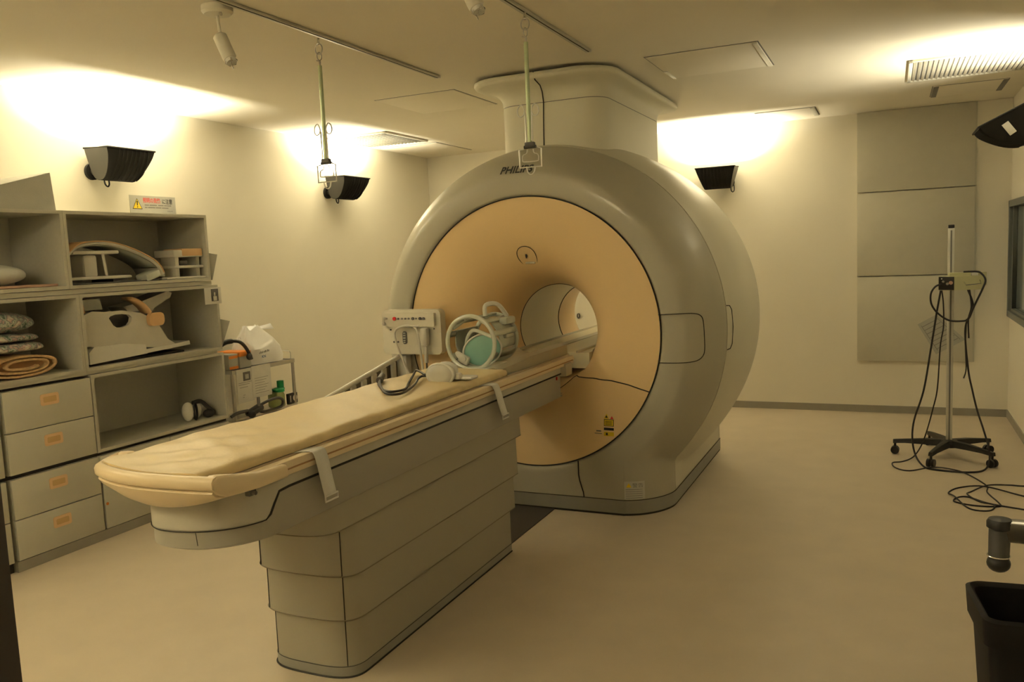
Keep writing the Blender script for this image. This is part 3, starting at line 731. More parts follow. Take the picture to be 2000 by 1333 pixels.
# ---- things on the shelves
def at_thing(name, lab, cat, loc, group=None): return thing(name, lab, cat, loc, 0, group)
# arched coil
t = at_thing('arched_coil', 'arched white body coil with a peach top edge, in the top shelf box', 'coil', (-4.2, 3.42, 1.437))
arch = catmull([(3.10, 1.60), (3.16, 1.645), (3.24, 1.664), (3.34, 1.666), (3.44, 1.65), (3.55, 1.615), (3.66, 1.565), (3.72, 1.52), (3.745, 1.475)], 5)
MB().grid([[(x, y, z) for x in (-4.30, -4.2, -4.07)] for y, z in arch]).build('arched_shell', M['coilw'], t, solid=.016)
MB().grid([[(x, y, z+.010) for x in (-4.30, -4.2, -4.066)] for y, z in arch]).build('peach_edge', M['coilo'], t, solid=.006)
MB().grid([[(x, y, z-.013) for x in (-4.29, -4.085)] for y, z in arch[6:-6]]).build('inner_shell', M['coild'], t, solid=.006)
MB().bb(-4.28, -4.08, 3.14, 3.44, 1.605, 1.625, .006).build('cross_plate', M['coilw'], t)
MB().bb(-4.26, -4.10, 3.22, 3.31, 1.47, 1.605, .02).cyl((-4.10, 3.345, 1.605), (-4.10, 3.36, 1.478), .008).build('support', M['coilw'], t)
MB().bb(-4.30, -4.07, 3.10, 3.51, 1.462, 1.480, .008).build('base_plate', M['coilw'], t)
MB().bb(-4.31, -4.07, 3.10, 3.70, 1.438, 1.446, .002).bb(-4.28, -4.1, 3.1, 3.2, 1.446, 1.462).bb(-4.28, -4.1, 3.4, 3.5, 1.446, 1.462).build('dark_mat', M['darkgrey'], t)
MB().box((-4.11, 3.66, 1.470), (.10, .11, .045), .012, rot=Matrix.Rotation(.3, 3, 'X')).cyl((-4.11, 3.70, 1.475), (-4.11, 3.78, 1.465), .009).build('foot_clamp', M['coilp'], t)
# small two-tier stand
t = at_thing('coil_stand', 'small white two-tier stand with a peach top, right of the arched coil', 'coil stand', (-4.12, 3.96, 1.437))
MB().bb(-4.22, -4.05, 3.815, 4.055, 1.575, 1.620, .006).build('top_block', M['coilw'], t)
MB().bb(-4.21, -4.048, 3.88, 4.05, 1.580, 1.628, .006).build('top_pad', M['coilo'], t)
MB().bb(-4.22, -4.05, 3.815, 4.055, 1.505, 1.522, .006).build('middle_plate', M['coilw'], t)
MB().bb(-4.23, -4.04, 3.74, 4.058, 1.438, 1.452, .005).build('base_plate', M['coilw'], t)
for y in (3.84, 4.01):
    for z0, z1 in ((1.452, 1.505), (1.522, 1.575)): MB().bb(-4.19, -4.07, y, y+.028, z0, z1).build('leg', M['coilw'], t)
MB().box((-4.12, 3.92, 1.540), (.08, .07, .03), .01).build('inner_block', M['darkgrey'], t)
# pillow and pad
def blob(c, d, n=2.6, seg=32, wob=.0):
    rows = []
    for i in range(17):
        v = -PI/2+PI*i/16
        row = []
        for k in range(seg):
            u = 2*PI*k/seg
            f = lambda s_, e: math.copysign(abs(s_)**e, s_)
            e = 2/n
            x = f(math.cos(v), e)*f(math.cos(u), e); y = f(math.cos(v), e)*f(math.sin(u), e); z = f(math.sin(v), e)
            w_ = 1+wob*(math.sin(3*u+2*v)+.5*math.sin(7*u-3*v))
            row.append((c[0]+d[0]*x*w_, c[1]+d[1]*y*w_, c[2]+d[2]*z*w_))
        rows.append(row)
    m = MB().grid(rows, closed=True); return m
o = blob((-4.22, 2.68, 1.511), (.16, .24, .058), 2.3, wob=.02).build('pillow', M['pillow'], angle=80); tag(o, 'white pillow lying in the leftmost top shelf box', 'pillow')
o = MB().bb(-4.38, -4.06, 2.40, 3.02, 1.438, 1.452, .005).build('folded_pad', M['pink']); tag(o, 'pinkish brown folded pad under the white pillow', 'pad')
# cloths and towel
o = blob((-4.2, 2.68, 1.264), (.15, .245, .056), 2.2, wob=.05).build('folded_cloth', M['flower'], angle=80); tag(o, 'dark patterned cloth, topmost of the pile in the second shelf row', 'cloth', 'patterned cloths in the second shelf row')
o = blob((-4.2, 2.69, 1.183), (.155, .225, .021), 3.2, wob=.04).build('folded_cloth', M['flower'], angle=80); tag(o, 'pale patterned cloth folded in the middle of the pile, above the towel', 'cloth', 'patterned cloths in the second shelf row')
o = blob((-4.2, 2.69, 1.134), (.165, .245, .026), 3.2, wob=.04).build('folded_cloth', M['flower'], angle=80); tag(o, 'patterned cloth lying directly on the orange towel', 'cloth', 'patterned cloths in the second shelf row')
t = at_thing('rolled_towel', 'orange-beige rolled towel at the bottom of the cloth pile', 'towel', (-4.2, 2.78, .977))
sp = []
for k in range(90):
    a = k/89*2*PI*2.4-PI*.95; f = 1-.72*k/89
    c_, s_ = math.cos(a), math.sin(a)
    sp.append((2.765+.205*f**.8*math.copysign(abs(c_)**.85, c_)+.02*k/89, 1.042+.056*f*math.copysign(abs(s_)**.8, s_)+.004*math.sin(k*.5)*f))
MB().grid([[(x, y, z) for x in (-4.36, -4.2, -4.045)] for y, z in sp]).build('terry_roll', M['towel'], t, solid=.012)
MB().bb(-4.35, -4.075, 2.60, 2.93, .995, 1.07, .02).build('inner_fold', M['towelin'], t)
# large coil cradle
t = at_thing('coil_cradle', 'large white shoulder coil cradle with carrying hole, in the second shelf row', 'coil', (-4.2, 3.5, .977))
body = [(3.14, 1.09), (3.14, 1.26), (3.22, 1.285), (3.30, 1.275), (3.42, 1.275), (3.55, 1.25), (3.62, 1.215), (3.68, 1.16), (3.735, 1.075), (3.80, 1.03), (3.78, 1.015), (3.50, 1.05), (3.35, 1.075)]
hole = [(3.325, 1.236), (3.335, 1.248), (3.37, 1.255), (3.43, 1.254), (3.465, 1.247), (3.482, 1.230), (3.475, 1.205), (3.455, 1.186), (3.41, 1.176), (3.37, 1.180), (3.35, 1.194)]
def plate_with_hole(outer, inner, x0, x1):
    bm = bmesh.new(); ov = [bm.verts.new((x1, a, b)) for a, b in outer]; iv = [bm.verts.new((x1, a, b)) for a, b in inner]
    es = [bm.edges.new((L[i], L[(i+1) % len(L)])) for L in (ov, iv) for i in range(len(L))]
    bmesh.ops.triangle_fill(bm, use_beauty=True, edges=es)
    r = bmesh.ops.extrude_face_region(bm, geom=bm.faces[:])
    for v in [g_ for g_ in r['geom'] if isinstance(g_, bmesh.types.BMVert)]: v.co.x = x0
    bm.verts.index_update(); m = MB().add([tuple(v.co) for v in bm.verts], [[v.index for v in f.verts] for f in bm.faces]); bm.free(); return m
plate_with_hole(body, hole, -4.10, -4.075).build('shell', M['coilw'], t, angle=30)
MB().bb(-4.34, -4.15, 3.15, 3.70, 1.06, 1.262, .02).build('rear_shell', M['darkgrey'], t)
MB().prism([(3.165, .990), (3.165, 1.055), (3.20, 1.085), (3.40, 1.082), (3.55, 1.06), (3.56, 1.005)], -4.33, -4.06, 'YZ').build('base_block', M['white'], t)
MB().prism([(3.54, 1.030), (3.80, 1.038), (3.90, 1.045), (3.905, 1.02), (3.80, 1.015), (3.54, 1.005)], -4.30, -4.07, 'YZ').build('base_tongue', M['white'], t)
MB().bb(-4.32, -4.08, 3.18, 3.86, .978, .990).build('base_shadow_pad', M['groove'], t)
MB().prism([(3.50, 1.29), (3.62, 1.31), (3.84, 1.365), (3.875, 1.352), (3.86, 1.325), (3.73, 1.27), (3.66, 1.20), (3.58, 1.22)], -4.30, -4.16, 'YZ').build('wing', M['coilw'], t)
MB().prism([(3.20, 1.29), (3.20, 1.350), (3.33, 1.352), (3.34, 1.29)], -4.28, -4.14, 'YZ').build('wing', M['coilp'], t)
MB().prism([(3.155, 1.25), (3.15, 1.31), (3.185, 1.335), (3.20, 1.26)], -4.20, -4.10, 'YZ').build('strap_end', M['coilo'], t)
st_ = catmull([(3.47, 1.345), (3.52, 1.325), (3.57, 1.29), (3.605, 1.245)], 5)
MB().grid([[(x, y, z) for x in (-4.13, -4.05)] for y, z in st_]).build('peach_strap', M['coilo'], t, solid=.014)
MB().prism(rrect(3.585, 3.70, 1.165, 1.245, .03, 4), -4.074, -4.05, 'YZ').build('peach_pad', M['coilo'], t)
# headphones
t = at_thing('headphones', 'white and black headphones lying in the lowest open box', 'headphones', (-4.12, 3.95, .516))
RZ = Matrix.Rotation(math.radians(25), 3, 'Z')
MB().sphere((-4.13, 3.895, .580), .062, .62, .62, 1.0, 20).build('ear_cup', M['white'], t)
MB().sphere((-4.15, 3.985, .575), .056, .6, .55, 1.0, 20).build('ear_cup', M['white'], t)
MB().tube([(-4.095, 3.925+.012*math.cos(2*PI*k/24), .578+.052*math.sin(2*PI*k/24)) for k in range(24)], .007, 6, closed=True).build('ear_cushion', M['black'], t)
MB().tube(catmull([(-4.13, 3.94, .63), (-4.12, 4.00, .63), (-4.10, 4.04, .585), (-4.10, 4.085, .545), (-4.14, 4.10, .53)], 5), .014, 8).sphere((-4.10, 4.04, .545), .032, 1, 1.3, .85).build('head_band', M['black'], t)
MB().sphere((-4.17, 4.075, .548), .030, .8, .5, 1.0, 14).build('ear_cup', M['white'], t)
# papers on the cabinet edges
def sheet(lab, pts, m='paperg', pr=None):
    t = thing('paper_sheet', lab, 'paper', pts[0], group='papers taped to the shelf edges')
    q = MB().face(pts); q.build('sheet', M[m], t, solid=.0012, smooth=False); return t
sheet('grey card hanging beside the top shelf box', [(-4.06, 4.082, 1.60), (-4.02, 4.150, 1.585), (-4.04, 4.110, 1.42), (-4.09, 4.082, 1.42)])
sheet('grey card hanging beside the second shelf row', [(-4.06, 4.136, 1.165), (-4.02, 4.215, 1.14), (-4.05, 4.160, .975), (-4.09, 4.136, .975)])
t = thing('photo_print', 'small white print with a dark picture taped at the corner of the second shelf row', 'print', (-4.014, 4.08, 1.26))
MB().box((-4.0155, 4.077, 1.318), (.003, .145, .108), .0008).build('sheet', M['paper'], t)
MB().box((-4.0135, 4.092, 1.322), (.002, .062, .080), .0005).build('picture', M['darkgrey'], t)
MB().box((-4.0122, 4.092, 1.300), (.0016, .030, .030), .0005).box((-4.0122, 4.09, 1.325), (.0016, .012, .030), .0005).build('figure', M['coilw'], t)

# warning sign above the shelves
t = thing('warning_sign', 'warning sign with yellow triangle and Japanese lettering on the wall above the shelves', 'sign', (XL, 4.04, 1.88))
XS = XL+.003; y0, y1, z0, z1 = 3.862, 4.236, 1.872, 1.988
MB().bb(XL+.0004, XS, y0, y1, z0, z1).build('plate', M['paperg'], t)
MB().face([(XS+.0006, y0+.018, z0+.028), (XS+.0006, y0+.096, z0+.028), (XS+.0006, y0+.057, z0+.098)]).build('triangle_border', M['ink'], t)
MB().face([(XS+.0010, y0+.024, z0+.032), (XS+.0010, y0+.090, z0+.032), (XS+.0010, y0+.057, z0+.091)]).build('triangle', M['yellow'], t)
MB().face([(XS+.0014, y0+.054, z0+.050), (XS+.0014, y0+.060, z0+.050), (XS+.0014, y0+.062, z0+.080), (XS+.0014, y0+.052, z0+.080)]).face([(XS+.0014, y0+.0535, z0+.038), (XS+.0014, y0+.0605, z0+.038), (XS+.0014, y0+.0605, z0+.045), (XS+.0014, y0+.0535, z0+.045)]).build('exclamation_mark', M['ink'], t)
def wall_text(body, ya, yb, z, size, m, bold=.0006, X=XS):
    vs, fc, (a, b) = text_verts(body, size, bold); k = (yb-ya)/max(1e-6, b-a)
    MB().add([(X+.0012, ya+(v[0]-a)*k, z+v[1]) for v in vs], fc).build('lettering', M[m], t, smooth=False, weld=False)
wall_text('照明の発熱', y0+.104, y0+.245, z0+.073, .036, 'red', .0003)
wall_text('に注意', y0+.262, y0+.345, z0+.070, .036, 'ink', .0005)
q = MB()
for zz, segs in ((.053, ((.115, .15), (.155, .215), (.225, .27), (.275, .335))), (.037, ((.115, .135), (.14, .20), (.205, .25), (.255, .31)))):
    for a, b in segs: q.face([(XS+.001, y0+a, z0+zz), (XS+.001, y0+b, z0+zz), (XS+.001, y0+b, z0+zz+.006), (XS+.001, y0+a, z0+zz+.006)])
q.build('fine_print', M['inkg'], t, smooth=False)
wall_text('PHILIPS', y0+.300, y0+.345, z0+.016, .010, 'inkg', .0002)

# ------------------------------------------------------------------ steel trolley beside the shelves
t = thing('steel_trolley', 'stainless steel trolley with papers on its front, between the shelves and the table', 'trolley', (-4.25, 4.64, 0))
tx0, tx1, ty0, ty1, tz = -4.39, -4.12, 4.30, 4.96, .78
MB().bb(tx0, tx1, ty0, ty1, tz-.006, tz).bb(tx0, tx1, ty0, ty0+.006, tz-.02, tz+.008).bb(tx1-.006, tx1, ty0, ty1, tz-.022, tz+.006).bb(tx0, tx1, ty1-.006, ty1, tz-.022, tz+.006).bb(tx0, tx0+.006, ty0, ty1, tz-.022, tz+.006).build('top_tray', M['steel'], t)
MB().bb(tx0, tx1, ty0, ty1, .425, .431).bb(tx1-.005, tx1, ty0, ty1, .42, .445).build('shelf', M['steel'], t)
for x, y in ((tx0+.012, ty0+.012), (tx1-.012, ty0+.012), (tx0+.012, ty1-.012), (tx1-.012, ty1-.012)):
    MB().cyl((x, y, .055), (x, y, tz-.006), .0125, seg=12).build('leg', M['steel'], t)
    MB().cyl((x-.012, y, .027), (x+.012, y, .027), .0265, seg=16).build('castor', M['black'], t)
MB().tube(catmull([(tx0+.02, ty1-.02, tz), (tx0+.02, ty1-.02, tz+.055), (tx0+.05, ty1-.02, tz+.068), (tx1-.05, ty1-.02, tz+.068), (tx1-.02, ty1-.02, tz+.055), (tx1-.02, ty1-.02, tz)], 5), .004, 8).build('guard_rail', M['chrome'], t)
t2 = thing('paper_notice', 'white printed paper with a small photo taped to the front of the trolley, left sheet', 'paper', (tx1+.003, 4.40, .78), group='papers on the trolley')
MB().bb(tx1+.0015, tx1+.003, 4.335, 4.50, .548, .785).build('sheet', M['paper'], t2)
MB().bb(tx1+.0032, tx1+.0038, 4.40, 4.472, .700, .762).build('photo', M['darkgrey'], t2)
MB().bb(tx1+.0039, tx1+.0043, 4.42, 4.455, .712, .745).build('photo_subject', M['paperg'], t2)
q = MB(); 
for z, a, b in ((.688, .35, .48), (.675, .35, .46), (.655, .36, .44), (.60, .39, .41), (.585, .385, .40)): q.bb(tx1+.0031, tx1+.0035, 4+a, 4+b, z, z+.003)
q.build('print', M['inkg'], t2)
t2 = thing('paper_notice', 'plain white printed paper taped to the front of the trolley, right sheet', 'paper', (tx1+.003, 4.58, .78), group='papers on the trolley')
MB().bb(tx1+.0045, tx1+.006, 4.482, 4.68, .56, .792).build('sheet', M['paper'], t2)
q = MB()
for i in range(7): q.bb(tx1+.0061, tx1+.0064, 4.51, 4.51+.14-.02*(i % 3), .700-.018*i, .7025-.018*i)
q.build('print', M['inkg'], t2)
# bag
t2 = thing('plastic_bag', 'crumpled white plastic bag with blue print on the trolley top', 'bag', (-4.25, 4.72, tz+.008))
rows = []
prof_ = [(0.0, 1.0, 1.0), (.05, 1.03, 1.05), (.12, 1.0, 1.0), (.17, .82, .9), (.21, .62, .7), (.25, .45, .52), (.285, .30, .38)]
for h, kx, ky in prof_:
    row = []
    for k in range(40):
        a = 2*PI*k/40; e = 2/3.4; c_, s_ = math.cos(a), math.sin(a)
        wv = 1+.035*math.sin(5*a+h*30)+.025*math.sin(11*a-h*50)
        row.append((-4.255+.108*kx*math.copysign(abs(c_)**e, c_)*wv, 4.735-.25*h+.185*ky*math.copysign(abs(s_)**e, s_)*wv, tz+.009+h*.92+(.018*math.sin(4*a) if h > .15 else 0)))
    rows.append(row)
q = MB().grid(rows, closed=True); q.face(rows[0][::-1]); q.face(rows[-1]); bagb = q.build('film', M['bag'], t2, angle=25)
MB().grid([[(-4.27, 4.60, tz+.255), (-4.24, 4.62, tz+.285)], [(-4.25, 4.72, tz+.270), (-4.22, 4.74, tz+.250)], [(-4.24, 4.86, tz+.285), (-4.22, 4.87, tz+.245)]]).build('top_flap', M['bag'], t2, solid=.002)
tt = t; t = t2
def face_text(body, ya, yb, z, size, m, X):
    vs, fc, (a, b) = text_verts(body, size, .0006); k = (yb-ya)/max(1e-6, b-a)
    MB().add([(X, ya+(v[0]-a)*k, z+v[1]) for v in vs], fc).build('print', M[m], t, smooth=False, weld=False)
q = MB()
for k in range(9): q.bb(-4.1345, -4.1335, 4.60+k*.012, 4.60+k*.012+(.008 if k % 3 else .005), tz+.086+.001*k, tz+.098+.001*k+(.004 if k % 2 else 0))
q.build('print', M['inkg'], t)
face_text('KN', 4.625, 4.665, tz+.055, .026, 'blue', -4.134)
t = tt
# boxes on trolley
t2 = thing('tissue_box', 'orange and white carton at the left end of the trolley top', 'box', (-4.24, 4.37, tz+.008), group='cartons on the trolley')
MB().bb(-4.36, -4.15, 4.31, 4.40, tz+.009, tz+.115, .002).build('carton', M['paperg'], t2)
MB().bb(-4.149, -4.148, 4.312, 4.398, tz+.085, tz+.105).bb(-4.149, -4.148, 4.312, 4.398, tz+.012, tz+.030).build('orange_band', M['orange'], t2)
t2 = thing('tissue_box', 'white carton with an orange top standing next to the plastic bag', 'box', (-4.24, 4.47, tz+.008), group='cartons on the trolley')
MB().bb(-4.34, -4.14, 4.405, 4.515, tz+.009, tz+.09, .002).build('carton', M['paperg'], t2)
MB().bb(-4.345, -4.135, 4.403, 4.517, tz+.09, tz+.125, .003).build('orange_lid', M['orange'], t2)
t2 = thing('black_hose', 'short black curved hose lying over the cartons on the trolley', 'hose', (-4.13, 4.37, tz+.13))
MB().tube(catmull([(-4.19, 4.26, .955), (-4.16, 4.31, .985), (-4.12, 4.37, .985), (-4.11, 4.42, .955), (-4.11, 4.47, .89), (-4.11, 4.49, .845)], 6), [.018]*10+[.012]*21, 10).build('tube', M['black'], t2)
MB().sphere((-4.11, 4.47, .866), .022, 1, 1, 1.2, 12).build('end_cap', M['black'], t2)
MB().tube([(-4.12, 4.40+.010*math.cos(2*PI*k/16), 1.0+.010*math.sin(2*PI*k/16)) for k in range(16)], .0018, 5, closed=True).build('ring', M['steel'], t2)
# bottle and lower things
t2 = thing('spray_bottle', 'clear bottle of pale green liquid with a green pump cap on the trolley shelf', 'bottle', (-4.21, 4.86, .431))
MB().lathe([(.055, .432), (.062, .44), (.062, .52), (.05, .545), (.025, .552), (.001, .552)], (-4.225, 4.85, 0), 'Z', 24).build('body', M['greenp'], t2)
MB().lathe([(.045, .545), (.045, .565), (.03, .575), (.001, .575)], (-4.21, 4.86, 0), 'Z', 20).bb(-4.24, -4.18, 4.80, 4.90, .560, .572, .004).build('pump_head', M['green'], t2)
MB().lathe([(.026, .572), (.026, .625), (.001, .628)], (-4.21, 4.885, 0), 'Z', 16).build('cap', M['green'], t2)
t2 = thing('cartridge_box', 'small black box with a white round mark beside the bottle on the trolley', 'box', (-4.16, 4.95, .43))
MB().bb(-4.155, -4.128, 4.875, 4.975, .447, .525, .003).build('carton', M['black'], t2)
MB().bb(-4.155, -4.13, 4.88, 4.97, .4315, .447).build('stand', M['greenp'], t2)
MB().cyl((-4.128, 4.945, .487), (-4.1265, 4.945, .487), .024, seg=20).bb(-4.128, -4.1265, 4.89, 4.897, .46, .51).build('round_mark', M['paper'], t2)
t2 = thing('breathing_mask', 'black looped mask with straps hanging at the front of the trolley shelf', 'mask', (-4.11, 4.5, .45))
MB().tube(catmull([(-4.09, 4.50, .50), (-4.08, 4.60, .528), (-4.08, 4.70, .530), (-4.09, 4.76, .50), (-4.09, 4.74, .46), (-4.08, 4.62, .455), (-4.08, 4.52, .462)], 6, closed=True), .011, 8, closed=True).build('loop', M['black'], t2)
MB().box((-4.10, 4.47, .480), (.07, .14, .045), .018, rot=Matrix.Rotation(.25, 3, 'X')).sphere((-4.08, 4.42, .462), .028, 1, 1, 1).tube(catmull([(-4.10, 4.24, .478), (-4.09, 4.30, .495), (-4.10, 4.40, .49)], 4), .012, 8).build('body', M['black'], t2)
MB().cyl((-4.085, 4.50, .50), (-4.085, 4.50, .57), .011, seg=10).build('stem', M['darkgrey'], t2)

# ------------------------------------------------------------------ wall lamps
def wall_lamp(lab, loc, rotz, y0, y1, sc=1.0, ox=.0, tilt=0.0, power=LAMP_W, side=1, lz=.045, scz=None, endm='lampend'):
    scz = scz or sc
    t = thing('wall_lamp', lab, 'lamp', loc, rotz, 'black uplights on the walls')
    Rt = Matrix.Rotation(tilt, 3, 'Y')
    def tp(x, y, z):
        v = Rt @ Vector((x*sc, 0, z*scz)); return (v.x+ox, y, v.z)
    pf = [(.055, .125), (.052, .04), (.055, -.03), (.085, -.055), (.13, -.05), (.175, -.015), (.215, .04), (.238, .085), (.245, .118)]
    pfd = catmull(pf, 3)
    def ins(z): return .055*max(0, (.118-z)/.17)*1.0
    q = MB(); rows = []
    for a in (0, 1):
        rows.append([tp(x, (y0+ins(z)) if a == 0 else (y1-ins(z)), z) for x, z in pfd])
    q.grid(rows); 
    housing = q.build('housing', M['blackm'], t, world=False, solid=.005)
    for a in (0, 1):
        f = MB().face([tp(x, (y0+ins(z)) if a == 0 else (y1-ins(z)), z) for x, z in pfd]+[tp(.245, (y0, y1)[a], .122), tp(.055, (y0, y1)[a], .128)])
        f.build('end_plate', M[endm], t, world=False, solid=.005, smooth=False)
    n = 9; 
    for k in range(n):
        y = y0+.085*side+(y1-y0-.10)*k/(n-1) if side > 0 else y0+.015+(y1-y0-.10)*k/(n-1)
        if y0+.02 < y < y1-.02:
            seg = [(x, z) for x, z in pfd if x > .10 and z > -.052]
            MB().tube([tp(x+.004, min(max(y, y0+ins(z)+.004), y1-ins(z)-.004), z-.003) for x, z in seg], .0045, 6).build('fin', M['blackm'], t, world=False)
    rim = MB().tube([tp(.05, y0-.002, .130), tp(.25, y0-.002, .122), tp(.25, y1+.002, .122), tp(.05, y1+.002, .130)], .006, 6, closed=True); rim.build('rim', M['blackm'], t, world=False)
    MB().cyl((0.001, 0, 0), (.022, 0, 0), .050, seg=28).build('wall_mount', M['blackm'], t, world=False)
    MB().cyl((.022, 0, 0), (max(.06, .06+ox*1.0), 0, .0), .022, seg=16).build('arm', M['black'], t, world=False)
    MB().tube(catmull([(.07+ox, .03, -.03), (.075+ox, .03, -.075), (.078+ox, .045, -.092), (.078+ox, .058, -.075), (.075+ox, .055, -.03)], 4), .005, 6).build('lever', M['black'], t, world=False)
    yc, hl = (y0+y1)/2, (y1-y0)/2-.06
    MB().cyl(tp(.13, yc-hl*.7, .02), tp(.13, yc+hl*.7, .02), .008, seg=12).build('tube_socket', M['mount'], t, world=False)
    L = bpy.data.lights.new('lamp_glow', 'AREA'); L.shape = 'RECTANGLE'; L.size = .06*sc; L.size_y = 2*hl*.8
    L.energy = power; L.color = LAMP_COL
    lo = bpy.data.objects.new('lamp_glow', L); COL.objects.link(lo); lo.parent = t
    p = tp(.135, yc, lz); lo.location = p
    d = Rt @ Vector((-.12, 0, 1))
    zc = (-d).normalized(); yc_ = Vector((0, 1, 0)); xc = yc_.cross(zc).normalized()
    lo.rotation_euler = Matrix((xc, yc_, zc)).transposed().to_euler()
    return t
wall_lamp('black wall uplight above the shelves at the left', (XL, 3.60, 2.115), 0, -.075, .27)
wall_lamp('black wall uplight on the left wall near the far corner, seen behind the hanger', (XL, 5.93, 2.10), 0, -.075, .30, power=LAMP_W*.85)
wall_lamp('black wall uplight on the back wall, right of the scanner', (-1.33, YB, 2.06), -PI/2, -.25, .09, side=-1, power=LAMP_W*.6)
wall_lamp('black wall uplight at the top right corner, with a white sticker', (XR, 5.60, 2.125), PI, -.20, .15, endm='blackm', sc=1.45, scz=1.08, ox=.037, power=LAMP_W*.55, tilt=math.radians(24), lz=.005)
t = thing('sticker', 'white sticker on the end of the top right lamp', 'sticker', (.58, 5.42, 2.12))
MB().box((.598, 5.4435, 2.078), (.038, .003, .074), .0005, rot=Matrix.Rotation(math.radians(-35), 3, 'Y')).build('label_sheet', M['paper'], t)
# unseen fill lamps, added out of frame to light the near end
wall_lamp('added unseen black fill uplight on the left wall near the entrance', (XL, 1.20, 2.115), 0, -.17, .17, power=LAMP_W*.9)
wall_lamp('added unseen black fill uplight on the right wall near the entrance', (XR, 1.4, 2.115), PI, -.17, .17, power=LAMP_W*.15)
wall_lamp('added unseen black fill uplight beside the entrance door', (-2.5, YF, 2.115), PI/2, -.17, .17, power=LAMP_W*1.3)

# ------------------------------------------------------------------ ceiling tracks, hangers, spots
for x, y1, lab in ((-2.395, 4.31, 'long ceiling track over the left side of the table'), (-1.445, 4.235, 'ceiling track ending just before the scanner collar')):
    t = thing('ceiling_track', lab, 'track', (x, 3, ZC), group='ceiling hanger tracks')
    MB().bb(x-.016, x+.016, .6, y1, ZC-.014, ZC-.0005, .003).build('profile', M['alu'], t)
    MB().bb(x+.003, x+.008, .6, y1-.004, ZC-.0155, ZC-.0135).build('slot', M['groove'], t)
    MB().bb(x-.017, x+.017, y1, y1+.012, ZC-.015, ZC-.0005, .002).build('end_cap', M['white'], t)
def hanger(x, y, lab):
    t = thing('drip_hanger', lab, 'hanger', (x, y, 2.53), group='hooks hanging from the ceiling tracks')
    MB().cyl((x, y, 2.534), (x, y, 2.515), .006).sphere((x, y, 2.51), .008).build('runner', M['chrome'], t)
    MB().tube([(x+.020*math.sin(2*PI*k/20), y, 2.485+.024*math.cos(2*PI*k/20)) for k in range(20)], .0026, 6, closed=True).tube([(x+.004*math.sin(2*PI*k/16), y+.012*math.sin(2*PI*k/16), 2.452+.018*math.cos(2*PI*k/16)) for k in range(16)], .0024, 6, closed=True).build('ring', M['steel'], t)
    MB().cyl((x, y, 2.436), (x, y, 2.41), .004).tube([(x-.016, y, 2.435), (x+.004, y, 2.428), (x, y, 2.40)], .003, 6).build('hook', M['steel'], t)
    MB().cyl((x, y, 2.41), (x, y, 1.985), .0095, seg=14).build('rod', M['pale_green'], t)
    q = MB()
    for sx in (-1, 1):
        q.tube(catmull([(x+sx*.012, y-.008, 1.99), (x+sx*.015, y-.008, 2.08), (x+sx*.018, y-.008, 2.125), (x+sx*.030, y-.008, 2.145), (x+sx*.046, y-.008, 2.135), (x+sx*.050, y-.008, 2.112), (x+sx*.040, y-.008, 2.096), (x+sx*.024, y-.008, 2.10), (x+sx*.016, y-.008, 2.118)], 5), .0026, 6)
        q.cyl((x+sx*.017, y-.004, 1.975), (x+sx*.015, y-.004, 2.11), .0028, seg=6)
    q.build('side_hook', M['wire'], t)
    MB().box((x, y, 1.975), (.045, .022, .02), .004).cyl((x-.028, y, 1.965), (x+.028, y, 1.965), .007, seg=10).build('clamp', M['lampend'], t)
    w_ = .052
    MB().tube([(x-.03, y, 1.958), (x-w_, y, 1.955), (x-w_, y, 1.878), (x+w_, y, 1.878), (x+w_, y, 1.955), (x+.034, y, 1.962)], .0036, 6).tube(catmull([(x-.014, y, 1.955), (x-.018, y, 1.938), (x-.036, y, 1.93), (x-.038, y, 1.91), (x-.03, y, 1.902), (x+.03, y, 1.902), (x+.038, y, 1.91), (x+.036, y, 1.93), (x+.018, y, 1.938), (x+.014, y, 1.955)], 3), .0026, 6).build('wire_frame', M['wire'], t)
    MB().tube(catmull([(x-.02, y, 1.876), (x-.014, y, 1.855), (x, y, 1.846), (x+.014, y, 1.855), (x+.02, y, 1.876)], 5), .0028, 6).build('bottom_loop', M['wire'], t)
hanger(-2.412, 3.23, 'chrome drip hanger hanging on the left ceiling track')
hanger(-1.438, 3.39, 'chrome drip hanger hanging in front of the scanner collar')
